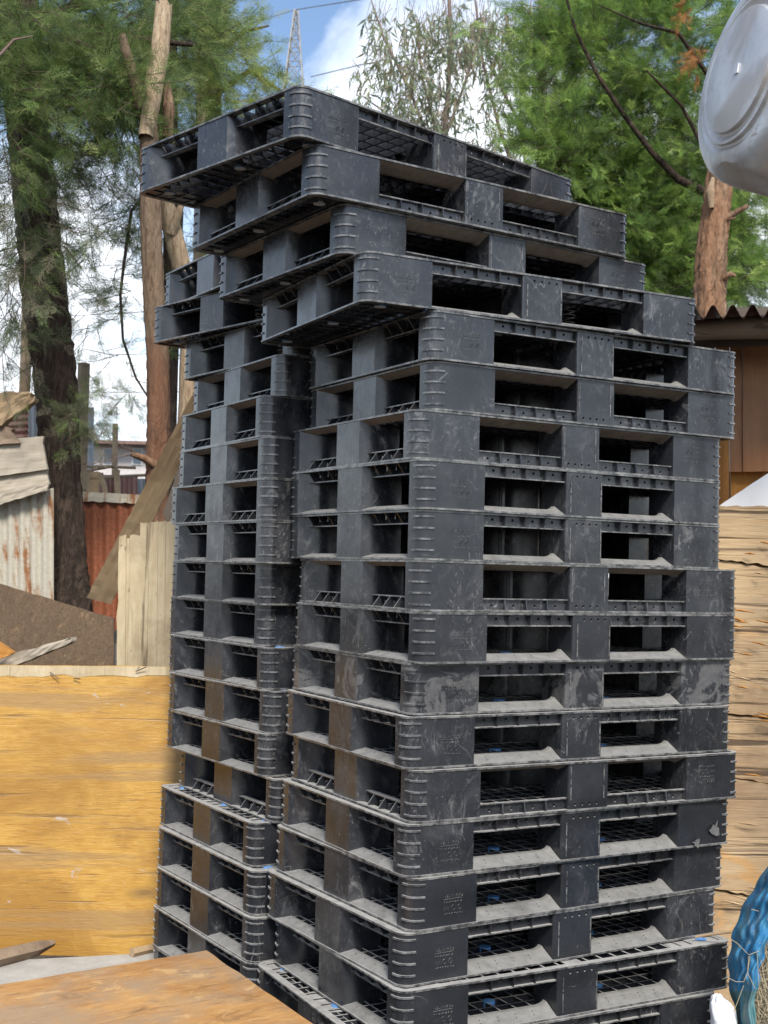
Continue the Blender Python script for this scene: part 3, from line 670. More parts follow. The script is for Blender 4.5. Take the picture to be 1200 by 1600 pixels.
# cream plank panel behind the board
cp = empty('board_fence', at(220,1045,5.9).xy.to_3d()); tag(cp, 'upright cream panel of narrow weathered planks beside the pallet stack', 'plank panel')
tops = [841,836,817,816,815,815,816]; xs_t = [187,203,219,233,247,259,272,288]; xs_b = [172,190,208,224,240,254,268,286]
for i in range(7):
    board('plank', [(xs_t[i]+.15,tops[i]),(xs_t[i+1]-.15,tops[i]+rng.uniform(-1.5,1.5)),(xs_b[i+1]-.15,1500),(xs_b[i]+.15,1500)], [5.9+rng.uniform(-.0006,.0006)]*4, .02, M['cream_board'], cp, nx=3, ny=22, jag=(.0002,.0002,.004,0), wob=.0004, seed=i+3)
board('edge_batten', [(186,838),(197,836),(190,1500),(171,1500)], 5.89, .006, M['cream_board'], cp, nx=2, ny=26, jag=(.004,.002,.004,0), wob=.002, seed=15)
# chipboard
o = board('chipboard_sheet', [(-80,888),(178,966),(178,1500),(-80,1500)], (6.2,6.2,6.1,6.1), .018, M['chip'], nx=20, ny=14, jag=(0,0,.006,0), wob=.003)
tag(o, 'dark brown chipboard sheet with a slanting top edge', 'chipboard sheet')
o = board('driftwood_plank', [(-60,1045),(110,996),(112,1003),(-60,1075)], (6.0,5.85,5.85,6.0), .05, M['grey_plank'], nx=16, ny=3, jag=(0,.006,.012,.01), wob=.006, seed=5)
tag(o, 'grey splintered plank end resting above the yellow board', 'plank')
o = board('wood_wedge', [(-30,985),(22,1020),(0,1030),(-30,1030)], 5.8, .04, M['orange_wood'], nx=4, ny=3, jag=(0,.004,.004,0), wob=.002, seed=6)
tag(o, 'small orange-brown wood piece at the left edge by the chipboard', 'wood piece')
# leaning diagonal plank
o = board('leaning_plank', [(135,934),(301,615),(338,615),(173,944)], (6.45,5.75,5.75,6.45), .05, M['tan_plank'], nx=30, ny=5, jag=(.004,.01,.004,.004), wob=.0015, seed=8)
tag(o, 'long tan plank leaning diagonally against the far pallet stack', 'plank')
dk = board('dark_board', [(255,800),(285,716),(300,716),(300,960)], 6.6, .02, M['dark_wood'], nx=4, ny=8, wob=.002, seed=3)  # plain dark board filling the gap behind the diagonal plank
tag(dk, 'dark board in the gap behind the diagonal plank', 'board')
# corrugated iron
o = corrugated('corrugated_sheet', [(-60,790),(84,762),(84,960),(-60,960)], (7.6,7.6,7.6,7.6), 8, .011, M['zinc_rusty'], seed=3)
tag(o, 'pale corrugated iron sheet with rust streaks left of the dark trunk', 'iron sheet')
o = corrugated('corrugated_sheet', [(104,770),(262,778),(262,985),(104,985)], (8.2,8.2,8.2,8.2), 8, .012, M['rust'], seed=4, jag=.004)
tag(o, 'rusty red corrugated iron sheet right of the dark trunk', 'iron sheet')
rimb = board('pale_top_band', [(104,767),(262,775),(262,789),(104,782)], 8.17, .004, M['zinc_rusty'], nx=24, ny=2, jag=(0,0,.001,.006), wob=.002, seed=9); rimb.parent = o; rimb.matrix_parent_inverse = o.matrix_world.inverted()
hp = empty('plank_barrier', at(20,960,7.5).xy.to_3d()); tag(hp, 'pale grey horizontal planks nailed up over the streaked iron sheet', 'plank barrier')
board('plank', [(-60,690),(66,682),(74,733),(-60,752)], 7.5, .03, M['grey_plank'], hp, nx=16, ny=5, jag=(0,.012,.006,.003), wob=.004, seed=21)
board('plank', [(-60,750),(74,731),(76,756),(-60,780)], 7.53, .03, M['grey_plank'], hp, nx=16, ny=3, jag=(0,.01,.002,.003), wob=.004, seed=22)
board('plank', [(-60,778),(76,754),(74,766),(-60,806)], 7.5, .03, M['grey_plank'], hp, nx=16, ny=4, jag=(0,.014,.002,.012), wob=.004, seed=23)
for xq in (-40, 50):
    q = board('post', [(xq-6,700),(xq+6,700),(xq+6,1060),(xq-6,1060)], 7.66, .05, M['old_wood'], hp, nx=2, ny=6, wob=.002, seed=24)
o = board('wood_slab', [(-60,612),(46,612),(52,628),(-60,706)], 7.44, .09, M['tan_plank'], nx=16, ny=6, jag=(0,.02,.018,.02), wob=.008, seed=26)
tag(o, 'rough tan split log slab lying on the grey horizontal planks', 'wood slab')
o = board('wood_slab', [(-60,650),(16,668),(30,692),(-60,700)], 7.47, .06, M['old_wood'], nx=8, ny=4, jag=(0,.02,.01,.01), wob=.006, seed=27)
tag(o, 'dark brown wood chunk tucked below the tan log slab', 'wood slab')
o = corrugated('corrugated_sheet', [(10,632),(44,630),(44,690),(10,692)], 7.9, 6, .010, M['pink_iron'], along='h'); tag(o, 'small rusty iron offcut with level ridges, under the log slab', 'iron sheet')
o = corrugated('corrugated_sheet', [(42,624),(76,628),(76,700),(42,700)], 8.3, 4, .008, M['zinc']); tag(o, 'narrow grey iron sheet peeping between slab and dark trunk', 'iron sheet')
o = corrugated('corrugated_sheet', [(108,640),(147,636),(147,800),(108,800)], 9.6, 4, .008, M['zinc']); tag(o, 'tall narrow grey iron sheet behind the square post', 'iron sheet')
def post(px0, py0, px1, py1, w, d, mat, label, name='wooden_post'):
    a, b = at(px0,py0,d), at(px1,py1,d); q = MB(); n = 6
    b.z = -.01
    q.tube([a.lerp(b, i/n)+Vector((rng.uniform(-.004,.004),0,0)) for i in range(n+1)], [w*(.92+.08*i/n) for i in range(n+1)], 7)
    o = q.build(name, mat, None, 50); tag(o, label, 'post'); return o
post(132,568,126,780,.045,8.6,M['post'],'square grey-tan post standing just right of the dark trunk')
post(181,662,178,790,.016*1.6,10.5,M['post'],'short thin post in front of the far house')
post(324,38,325,470,.085,10.0,M['bark_bare'],'pale topped pole half hidden in the light green foliage')
post(44,470,36,640,.045,9.5,M['bark_bare'],'pale thin pole against the sky left of the dark trunk')
# clutter and house beyond the fence
for (p4, d, mt, lab) in (([(133,738),(150,738),(150,782),(133,782)],9.0,'cream_board','upright cream board end above the rusty sheet'),
                        ([(140,737),(157,737),(152,782),(141,782)],8.9,'tan_plank','split tan board leaning behind the rusty sheet'),
                        ([(154,740),(160,738),(172,782),(163,782)],8.8,'post','narrow stake slanting beside the split tan board'),
                        ([(178,734),(186,734),(188,782),(179,782)],8.8,'post','grey stake standing before the faded red sheets')):
    tag(board('board_end', p4, d, .025, M[mt], nx=3, ny=6, jag=(.004,.004,.008,0), wob=.003, seed=int(p4[0][0])), lab, 'board')
tag(corrugated('corrugated_sheet', [(148,742),(215,742),(215,790),(148,790)], 9.9, 9, .012, M['pink_iron'], seed=8), 'faded red iron sheets behind the stakes', 'iron sheet')
tag(corrugated('corrugated_sheet', [(205,748),(250,748),(250,800),(205,800)], 10.3, 6, .012, M['zinc'], seed=9), 'pale grey iron panel right of the faded red sheets', 'iron sheet')
for (x0,y0,x1,y1,d,lab) in ((118,729,212,731,9.3,'long pale pole laid level over the stakes'),(118,741,178,728,9.2,'thin pale stick sloping across the level pole'),(150,748,236,742,9.5,'brown rail along the faded red sheets')):
    q = MB(); q.tube([at(x0,y0,d),at((x0+x1)/2,(y0+y1)/2-1,d),at(x1,y1,d)], .012, 6); tag(q.build('fence_rail', M['bark_bare' if 'pale' in lab else 'post']), lab, 'pole')
HD = 24
hs = empty('house', at(180,745,HD).xy.to_3d()); tag(hs, 'low plastered house with a small window far beyond the fence', 'house')
def hbox(nm, x0,y0,x1,y1,d0,d1,mat,par):
    a, b = at(x0,y1,d0), at(x1,y0,d0); q = MB(); c = hs.location
    q.box(a.x-c.x, b.x-c.x, d0-c.y, d1-c.y, max(a.z,0), b.z); return q.build(nm, mat, par)
hbox('wall',120,690,262,900,HD,HD+5,M['plaster'],hs)
q = MB(); c = hs.location; a, b = at(112,692,HD-.3), at(268,690,HD-.3); h_ = .28
q.prism([(HD-.4-c.y, a.z),(HD+5.4-c.y, a.z),(HD+5.4-c.y, a.z+.06),(HD+2.5-c.y, a.z+h_),(HD-.4-c.y, a.z+.06)], a.x-c.x, b.x-c.x)
q.v = [(z,x,y) for x,y,z in q.v]; q.build('roof', M['roof_iron'], hs)
for x0 in (160,206):
    w_ = hbox('window',x0,700,x0+17,726,HD-.03,HD+.02,M['white'],hs); hbox('pane',x0+2,702.5,x0+15,724,HD-.05,HD-.031,M['glass'],w_)

# ---------------------------------------------------------------- things at the right
# shed: brown plank wall, posts, rafters and corrugated roof
sh = empty('shed', (at(1180,700,5.3).x, 5.3, 0)); tag(sh, 'brown wooden shed with a corrugated iron roof behind the pallets', 'shed')
xa = [1118,1140,1160,1203,1250,1300]
for i in range(5):
    board('wall_plank', [(xa[i]+.7,500),(xa[i+1]-.7,500),(xa[i+1]-.7,737),(xa[i]+.7,737)], 5.3+.008*(i%2), .022, M['brown_door'], sh, nx=3, ny=10, jag=(.001,.001,0,.002), wob=.001, seed=30+i)
board('sill_board', [(1142,737),(1310,730),(1310,800),(1142,800)], 5.36, .02, M['orange_wood'], sh, nx=6, ny=4, wob=.001, seed=37)
board('corner_post', [(1112,684),(1139,684),(1139,1600),(1112,1600)], 5.22, .07, M['orange_wood'], sh, nx=3, ny=14, wob=.002, seed=38)
def rafter(pts, r, mt, nm='rafter'):
    q = MB(); c = Vector(sh.location); q.tube([at(*p)-c for p in pts], r, 9); q.build(nm, M[mt], sh, 60)
rafter([(1050,520,5.0),(1110,515,4.96),(1200,511,4.92),(1330,510,4.9)], [.036,.042,.048,.05], 'old_wood')
rafter([(1050,536,5.12),(1160,534,5.06),(1205,530,5.02),(1330,526,5.0)], [.02,.024,.026,.026], 'dark_wood')
q = corrugated('roof_sheet', [(1060,536),(1400,524),(1400,482),(1060,488)], (8.0,8.0,4.75,4.75), 11, .024, M['roof_iron'], sh, sub=8)
# tall back wall of the shed so that the opening is not see-through
board('back_wall', [(1040,480),(1400,480),(1400,1600),(1040,1600)], 7.6, .02, M['dark_wood'], sh, nx=8, ny=8, wob=.001, seed=40)
# peeling plywood boards
pp = empty('plywood_stack_panel', at(1165,1600,4.75).xy.to_3d()); tag(pp, 'tall peeling weathered plywood sheet leaning right of the near stack', 'plywood board')
ys = [(788,790),(868,900),(1112,1128),(1206,1240),(1384,1424),(1600,1640)]
for i in range(len(ys)-1):
    (ya,yb),(yc,yd) = ys[i],ys[i+1]; d = 4.72+.012*((i*7)%3)
    board('veneer_strip', [(1085,ya+1.2),(1300,yb+2.5),(1300,yd-1.5),(1085,yc-1.0)], d, .016, M['peel_ply'], pp, nx=26, ny=6, jag=(0,0,.004,.006), wob=.0008, seed=50+i, smooth=50)
board('core', [(1083,792),(1302,794),(1302,1650),(1083,1610)], 4.78, .02, M['orange_wood'], pp, nx=4, ny=6, wob=.001, seed=60)
for i in range(46):
    x = rng.uniform(1120,1240); y = rng.choice([880,1015,1115,1222,1285,1400, 850, 960,1060])+rng.uniform(-16,16); d = 4.70
    l_ = rng.uniform(12,46); a, b = at(x,y,d), at(x+l_, y+l_*rng.uniform(.05,.32), d-.008)
    q = MB(); q.tube([a, a.lerp(b,.5)+Vector((0,-.006,.002)), b], [.0012,.0040,.0008], 4); s_ = q.build('splinter', M['orange_wood' if rng.random() < .5 else 'peel_ply']); s_.parent = pp; s_.location = -pp.location
# white sheet
o = board('white_board', [(1196,742),(1320,660),(1320,800),(1124,790)], (4.86,4.86,4.84,4.84), .02, M['white'], nx=10, ny=8, wob=.001, seed=70)
tag(o, 'white painted board showing a slanted edge above the peeling plywood', 'board')
# silver drums on the roof
def lathe(prof, n=64):
    mb = MB(); k_ = len(prof)
    vs = [(r*math.cos(2*math.pi*j/n), r*math.sin(2*math.pi*j/n), z) for r, z in prof for j in range(n)]
    mb.add(vs, [(i*n+j, i*n+(j+1)%n, (i+1)*n+(j+1)%n, (i+1)*n+j) for i in range(k_-1) for j in range(n)])
    return mb
def drum_prof(Rr):
    return [(0.001,0),(.30*Rr,.002*Rr),(.545*Rr,.0),(.56*Rr,-.006*Rr),(.57*Rr,-.045*Rr),(.59*Rr,-.055*Rr),(.61*Rr,-.048*Rr),(.64*Rr,-.030*Rr),(.665*Rr,-.034*Rr),(.675*Rr,-.072*Rr),(.70*Rr,-.082*Rr),(.74*Rr,-.062*Rr),(.79*Rr,-.066*Rr),
            (.88*Rr,-.10*Rr),(.94*Rr,-.16*Rr),(.98*Rr,-.25*Rr),(1.0*Rr,-.38*Rr),(1.0*Rr,-.9*Rr),(1.02*Rr,-.93*Rr),(1.02*Rr,-.97*Rr),(1.0*Rr,-1.0*Rr),(1.0*Rr,-1.8*Rr)]
def drum(center, axis, Rr, label, roll=0):
    q = lathe(drum_prof(Rr)); rg = random.Random(3)
    dents = [(Vector((.86*Rr*math.cos(a), .86*Rr*math.sin(a), z*Rr)), s_*Rr, dp*Rr) for a, z, s_, dp in ((R(-95),-.35,.30,.17),(R(-60),-.55,.35,.16),(R(-130),-.7,.3,.12),(R(-105),-.18,.2,.09),(R(-80),-.95,.3,.12),(R(-40),-.2,.2,.07))]
    nv = []
    for p in q.v:
        v = Vector(p)
        for c_, s_, dp in dents:
            d_ = (v-c_).length
            if d_ < s_*1.6:
                inw = Vector((-v.x,-v.y,.15*Rr)).normalized(); v = v + inw*dp*math.exp(-(d_/s_)**2*2.2)
        nv.append(tuple(v))
    q.v = nv
    root = empty('steel_drum', center); root.rotation_mode = 'QUATERNION'; root.rotation_quaternion = Vector(axis).to_track_quat('Z', 'Y')
    q.build('shell', M['silver'], root, 28)
    lab = MB(); lab.box(-.03*Rr,.03*Rr,-.045*Rr,.045*Rr,.0005,.005); lab.build('foil_tag', M['silver'], root)
    tag(root, label, 'drum'); return root
def facing(px, py, ix, iy, ang):
    """unit axis seen at pixel (px,py): tilted ang away from the line of sight towards image direction (ix right, iy up)"""
    v = (at(px,py,4)-Vector((0,0,HC))).normalized(); e_ = CR*ix+CU*iy; e_ = (e_-v*e_.dot(v)).normalized()
    return e_*math.sin(R(ang)) - v*math.cos(R(ang))
drum(at(1152,108,3.9), facing(1152,108,-.96,.27,66), .345, 'large dented silver metal drum jutting in over the roof at upper right')
ax_ = facing(1152,108,-.96,.27,66); pc = at(1152,108,3.9)-ax_*.52
q = MB(); q.tube([(pc.x,pc.y,-.02),(pc.x+.01,pc.y,1.2),(pc.x,pc.y,pc.z-.352)], .034, 9); tag(q.build('wooden_post', M['post'], None, 60), 'stout wooden post carrying the large silver drum', 'post')
drum(at(1222,392,4.7), facing(1222,392,-.97,.1,70), .16, 'smaller pale metal drum at the right edge below the large one')
# tarp heap
HT = 3.75
tp = MB(); nu, nv_ = 46, 26
leftc = [(1205,1340),(1188,1372),(1168,1402),(1152,1436),(1143,1465),(1138,1500),(1138,1532),(1146,1570),(1158,1630)]
rightc = [(1212,1350),(1206,1385),(1202,1420),(1192,1450),(1184,1480),(1176,1505),(1172,1530),(1166,1570),(1164,1630)]
def pl(c, t):
    f = t*(len(c)-1); i = min(int(f), len(c)-2); s_ = f-i; return (c[i][0]*(1-s_)+c[i+1][0]*s_, c[i][1]*(1-s_)+c[i+1][1]*s_)
for layer in (0,1):
    for a in range(nu+1):
        for b in range(nv_+1):
            t = a/nu; u = b/nv_; l_, r_ = pl(leftc,t), pl(rightc,t); r_ = (r_[0]+14, r_[1])
            x = l_[0]*(1-u)+r_[0]*u; y = l_[1]*(1-u)+r_[1]*u
            fold = .009*math.sin(u*11+t*4+math.sin(t*5))*(.3+t) + .006*math.sin(u*29+t*9) + .006*math.sin(t*26+u*7+2*math.sin(u*5)) + .004*math.sin(t*47-u*19)
            d = HT + .12 - .20*math.sin(min(u*1.2,1)*math.pi/2) - .05*t + fold + layer*.003
            p = at(x, y, d); p.x += .004*math.sin(t*37+u*5); tp.v.append(tuple(p))
W_ = nv_+1; BB = W_*(nu+1)
for a in range(nu):
    for b in range(nv_):
        i = a*W_+b; g_ = 1 if t > 2 else (1 if a/nu > .80 and (b % 9) < 8 else 0)
        tp.f.append((i+W_, i+W_+1, i+1, i)); tp.m.append(g_); tp.f.append((BB+i, BB+i+1, BB+i+W_+1, BB+i+W_)); tp.m.append(g_)
o = tp.build('tarpaulin', [M['tarp'], M['tarp_green']], None, 180); tag(o, 'crumpled blue tarpaulin draped over the sacks at lower right', 'tarpaulin')
sk = MB(); n1_, n2_ = 26, 30; rg = random.Random(4)
cs = at(1238,1560,3.95)
for a in range(n1_+1):
    for b in range(n2_):
        th_ = math.pi*a/n1_; ph = 2*math.pi*b/n2_
        rr = 1+.07*math.sin(5*ph+3*th_)+.05*math.sin(9*th_+2*ph)+rg.uniform(-.02,.02)
        sk.v.append((cs.x+.145*rr*math.sin(th_)*math.cos(ph), cs.y+.16*rr*math.sin(th_)*math.sin(ph), max(.0, .20+.36*rr*math.cos(th_))))
sk.f = [(a*n2_+b, (a+1)*n2_+b, (a+1)*n2_+(b+1)%n2_, a*n2_+(b+1)%n2_) for a in range(n1_) for b in range(n2_)]; sk.m = [0]*len(sk.f)
tag(sk.build('sack_heap', M['sack'], None, 180), 'soiled brown sack heap under the blue tarpaulin', 'sack heap')
sw = MB()
for i in range(420):
    x = rng.uniform(1176,1225); y = rng.uniform(1425,1600) 
    if x < 1200-(y-1425)*.16: continue
    a = at(x, y, 3.74+rng.uniform(-.04,.03)); dr = Vector((rng.uniform(-.5,.5), rng.uniform(-.3,.2), rng.uniform(-1,.5))).normalized()*rng.uniform(.02,.07)
    sw.tube([a, a+dr*.5+Vector((rng.uniform(-.006,.006),-.004,0)), a+dr], .0011, 3, cap=False)
o = sw.build('straw', M['straw']); tag(o, kind='stuff')
cd = MB()
for pts in ([(1138,1465),(1152,1474),(1163,1485),(1170,1492),(1186,1486)],[(1136,1527),(1150,1534),(1162,1534),(1168,1520),(1172,1494)],[(1183,1490),(1186,1540),(1194,1560),(1204,1575)],[(1189,1500),(1196,1540),(1203,1550)],[(1170,1494),(1168,1520),(1180,1545)],[(1162,1540),(1146,1582)]):
    cd.tube([at(x,y,3.60) for x,y in pts], .0010, 5)
tag(cd.build('frayed_cord', M['straw']), 'frayed pale cord tied round the blue tarpaulin', 'cord')
bg_ = MB(); cb_ = at(1131,1592,3.72); rg = random.Random(9)
n1_, n2_ = 18, 26
for a in range(n1_+1):
    for b in range(n2_):
        th_ = math.pi*a/n1_; ph = 2*math.pi*b/n2_; rr = 1+.10*math.sin(3*ph+2*th_)+.07*math.sin(5*ph-4*th_)+.04*math.sin(11*ph+3*th_)
        st_ = max(math.sin(th_), .75 if th_ > 1.57 else 0); lean = -.020*math.cos(th_) if th_ < 1.57 else 0
        if a == n1_: st_ = 0
        z_ = cb_.z+.062*rr*math.cos(th_) if th_ < 1.57 else cb_.z*(1-min(1,(th_-1.57)/1.2))
        bg_.v.append((cb_.x+.036*rr*st_*math.cos(ph)+lean, cb_.y+.04*rr*st_*math.sin(ph), max(.001, z_)))
bg_.f = [(a*n2_+b, (a+1)*n2_+b, (a+1)*n2_+(b+1)%n2_, a*n2_+(b+1)%n2_) for a in range(n1_) for b in range(n2_)]; bg_.m = [0]*len(bg_.f)
tag(bg_.build('plastic_bag', M['bag'], None, 180), 'crumpled white plastic bag below the pallets at lower right', 'bag')
q = MB(); q.tube([at(1086,1464,4.06),at(1110,1460,4.04),at(1142,1457,4.0)], [.004,.0045,.003], 6); tag(q.build('stick', M['tan_plank']), 'thin tan stick lying on a pallet end near the tarpaulin', 'stick')
# dead leaf stuck to a pallet
def face_pt(rec, t, z):   # point on the long face of a pallet
    x, y, z0, a, f_ = rec; a = R(a); return Vector((x+t*math.cos(a)+.004*math.sin(a), y+t*math.sin(a)-.004*math.cos(a), z0+z)), Vector((math.cos(a), math.sin(a), 0))
def leaf(rec, t, z, s_, label, rot=0):
    p, u = face_pt(rec, t, z); n = Vector((u.y,-u.x,0)); q = MB()
    pts = [(0,-.3),(.35,-.32),(.62,-.1),(.5,.1),(.36,.42),(.12,.45),(0,1.0),(-.12,.45),(-.4,.5),(-.5,.1),(-.66,-.15),(-.3,-.3)]
    c_, si = math.cos(rot), math.sin(rot)
    V = [p+(u*(a*c_-b*si)+Vector((0,0,1))*(a*si+b*c_))*s_+n*(.004+.005*abs(a)) for a,b in pts]; V2 = [v-n*.0012 for v in V]; k_ = len(pts)
    q.add(V+V2+[p+n*.0035, p+n*.002], [(i,(i+1)%k_,2*k_) for i in range(k_)]+[((i+1)%k_+k_,i+k_,2*k_+1) for i in range(k_)]+[(i,i+k_,(i+1)%k_+k_,(i+1)%k_) for i in range(k_)])
    tag(q.build('dead_leaf', M['dead_leaf'], None, 60), label, 'leaf')
leaf(STACK_A[14], 1.12, .045, .036, 'grey dead leaf stuck upright on a right corner block', -.4)
leaf(STACK_A[14], 1.05, .014, .024, 'small crumpled grey leaf lying left of the larger one', 1.4)

# ---------------------------------------------------------------- trees
def trunk_mesh(path, rad, n=20, amp=.08, seed=0, jag=0, sub=14):
    """path: list of world points, rad per point; bark ridges in the radius"""
    rg = random.Random(seed); P = [Vector(p) for p in path]; pts = []; rr = []
    for i in range(len(P)-1):
        for j in range(sub): t = j/sub; pts.append(P[i].lerp(P[i+1], t)); rr.append(rad[i]*(1-t)+rad[i+1]*t)
    pts.append(P[-1]); rr.append(rad[-1])
    q = MB(); k_ = len(pts); ph = [rg.uniform(0,6.28) for _ in range(6)]
    for i, p in enumerate(pts):
        t = (pts[min(i+1,k_-1)]-pts[max(i-1,0)]).normalized(); s_ = t.cross(Vector((0,1,0))).normalized(); w_ = t.cross(s_)
        for j in range(n):
            a = 2*math.pi*j/n; h = i/sub
            f = 1+amp*(.5*math.sin(5*a+ph[0]+.5*math.sin(h*1.3+ph[1]))+.4*math.sin(9*a+ph[2]+.8*math.sin(h*2.1+ph[3]))+.3*math.sin(2*a+h*.9+ph[4]))+rg.uniform(-.5,.5)*amp
            c = p + (s_*math.cos(a)+w_*math.sin(a))*rr[i]*f
            if jag and i == k_-1: c = c + t*rg.uniform(-jag, jag)
            q.v.append(tuple(c))
    for i in range(k_-1):
        for j in range(n): q.f.append((i*n+j, i*n+(j+1)%n, (i+1)*n+(j+1)%n, (i+1)*n+j)); q.m.append(0)
    q.f.append(tuple(range((k_-1)*n, k_*n))); q.m.append(0)
    return q
def add_trunk(name, pxs, mat, parent, seed=0, n=22, amp=.08, jag=0, ground=True):
    """pxs: (px,py,depth,width px)"""
    pts = [at(a,b,d) for a,b,d,w_ in pxs]; rad = [w_/2/FPX*d for a,b,d,w_ in pxs]
    if ground:
        d = pts[-1]-pts[-2]; e_ = pts[-1].copy(); e_.z = -.03; pts.append(e_); rad.append(rad[-1]*1.15)
    q = trunk_mesh(pts[::-1], rad[::-1], n, amp, seed, jag); o = q.build(name, mat, None, 180)
    o.parent = parent; o.location = -Vector(parent.location); return o
# foliage sprays --------------------------------------------------------
def spray_template(nb=9, w=.05, ang=42, sub=True, seed=0):
    """fan of thin pointed blades along +x, unit length"""
    rg = np.random.RandomState(seed); V = []; F = []
    def blade(p, d, l, w_, nrm):
        s_ = np.cross(d, nrm); s_ /= np.linalg.norm(s_)+1e-9; b = len(V)
        V.extend([p-s_*w_/2, p+s_*w_/2, p+d*l]); F.append((b,b+1,b+2))
    z = np.array([0,0,1.]); blade(np.zeros(3), np.array([1.,0,0]), 1.0, w*.8, z)
    for i in range(nb):
        t = .06+.86*i/nb; sg = 1 if i % 2 else -1; a = math.radians(ang+rg.uniform(-10,10)); tl = rg.uniform(-.35,.35)
        d = np.array([math.cos(a), sg*math.sin(a), tl]); d /= np.linalg.norm(d); l = (.50-.30*t)*rg.uniform(.8,1.2); p = np.array([t,0,0])
        nn = np.array([rg.uniform(-.4,.4), rg.uniform(-.4,.4), 1]); blade(p, d, l, w, nn)
        if sub:
            for u in (.35,.62):
                for s2 in (1,-1):
                    a2 = a*sg+s2*math.radians(38); d2 = np.array([math.cos(a2), math.sin(a2), tl+rg.uniform(-.3,.3)]); d2 /= np.linalg.norm(d2); blade(p+d*l*u, d2, l*.45, w*.85, nn)
    return np.array(V), np.array(F)
def scatter(tmpl, pos, dirs, size, name, mats, parent, mats_p=None, seed=0, squash=1.0):
    rg = np.random.RandomState(seed); n = len(pos); pos = np.asarray(pos); d = np.asarray(dirs, float); d /= np.linalg.norm(d, axis=1)[:,None]+1e-9
    r = rg.normal(size=(n,3)); b = np.cross(d, r); b /= np.linalg.norm(b, axis=1)[:,None]+1e-9; c = np.cross(d, b); s_ = np.asarray(size)[:,None,None]
    tl_ = tmpl if isinstance(tmpl, list) else [tmpl]; which = rg.randint(0, len(tl_), n); m_all = rg.choice(len(mats), n, p=mats_p)
    AV, AF, AM, off = [], [], [], 0
    for q, (V, F) in enumerate(tl_):
        w = np.where(which == q)[0]
        out = (V[None,:,0:1]*d[w][:,None,:]+V[None,:,1:2]*b[w][:,None,:]*squash+V[None,:,2:3]*c[w][:,None,:])*s_[w]+pos[w][:,None,:]
        AV.append(out.reshape(-1,3)); AF.append((F[None]+(np.arange(len(w))*len(V))[:,None,None]).reshape(-1,3)+off); AM.append(np.repeat(m_all[w], len(F))); off += len(w)*len(V)
    pl_ = np.array(parent.location) if parent else np.zeros(3)
    return np_mesh(name, np.concatenate(AV)-pl_, np.concatenate(AF), mats, np.concatenate(AM), parent)
def unit(rg, n):
    v = rg.normal(size=(n,3)); return v/np.linalg.norm(v, axis=1)[:,None]
def clumps(blobs, seed, twig_len=.35, per=9, droop=-.35, out=None, spread=.5):
    """blobs: (px,py,depth,rx px,ry px,n twigs). returns spray positions, directions and twig polylines"""
    rg = np.random.RandomState(seed); P = []; D = []; T = []
    for (px,py,d,rx,ry,n) in blobs:
        for _ in range(n):
            while True:
                u = rg.uniform(-1,1,3)
                if u@u < 1: break
            dep = d+u[2]*max(rx,ry)/FPX*d*.8
            c = np.array(at(px+u[0]*rx, py+u[1]*ry, dep))
            base = unit(rg,1)[0]; base[2] = base[2]*.5+droop
            if out is not None: base += np.array(out)*rg.uniform(.3,1.0)
            base += .6*np.array([u[0],0,-u[1]]); base /= np.linalg.norm(base)
            L_ = twig_len*rg.uniform(.5,1.3); e_ = c+base*L_; mid = (c+e_)/2+rg.normal(size=3)*L_*.06; T.append((c,mid,e_))
            for k_ in range(per):
                t = rg.uniform(.0,1.0); p = c*(1-t)+e_*t if t > .5 else c*(1-t)+e_*t
                dd = base+unit(rg,1)[0]*spread*1.3; P.append(p); D.append(dd)
    return np.array(P), np.array(D), T
def twigs_mesh(T, r0, name, mat, parent):
    """thin three-sided twigs as numpy tris"""
    V = []; F = []; r0 *= .55
    for c, m_, e_ in T:
        d = (e_-c); d = d/(np.linalg.norm(d)+1e-9); a = np.cross(d, (0.3,.9,.1)); a /= np.linalg.norm(a); b = np.cross(d,a)
        i0 = len(V)
        for p, r in ((c,r0),(m_,r0*.7),(e_,r0*.25)):
            for q in range(3): t = 2*math.pi*q/3; V.append(p+(a*math.cos(t)+b*math.sin(t))*r)
        for s_ in range(2):
            for q in range(3):
                x0, x1 = i0+s_*3+q, i0+s_*3+(q+1)%3; F += [(x0,x1,x1+3),(x0,x1+3,x0+3)]
    return tag(np_mesh(name, np.array(V)-np.array(parent.location), np.array(F), [mat], None, parent), kind='stuff')
def limb(pxs, mat, parent, name='limb', n=8, seed=0, amp=.05):
    pts = [at(a,b,d) for a,b,d,w_ in pxs]; rad = [w_/2/FPX*d for a,b,d,w_ in pxs]
    q = trunk_mesh(pts, rad, n, amp, seed, 0, 4); o = q.build(name, mat, None, 180); o.parent = parent; o.location = -Vector(parent.location); return o
SPR = [spray_template(10, .022, 40), spray_template(13, .018, 50, seed=5), spray_template(7, .026, 30, sub=False, seed=9)]
SPRC = [spray_template(14, .022, 30, seed=3), spray_template(16, .018, 24, seed=6), spray_template(10, .024, 38, seed=8)]

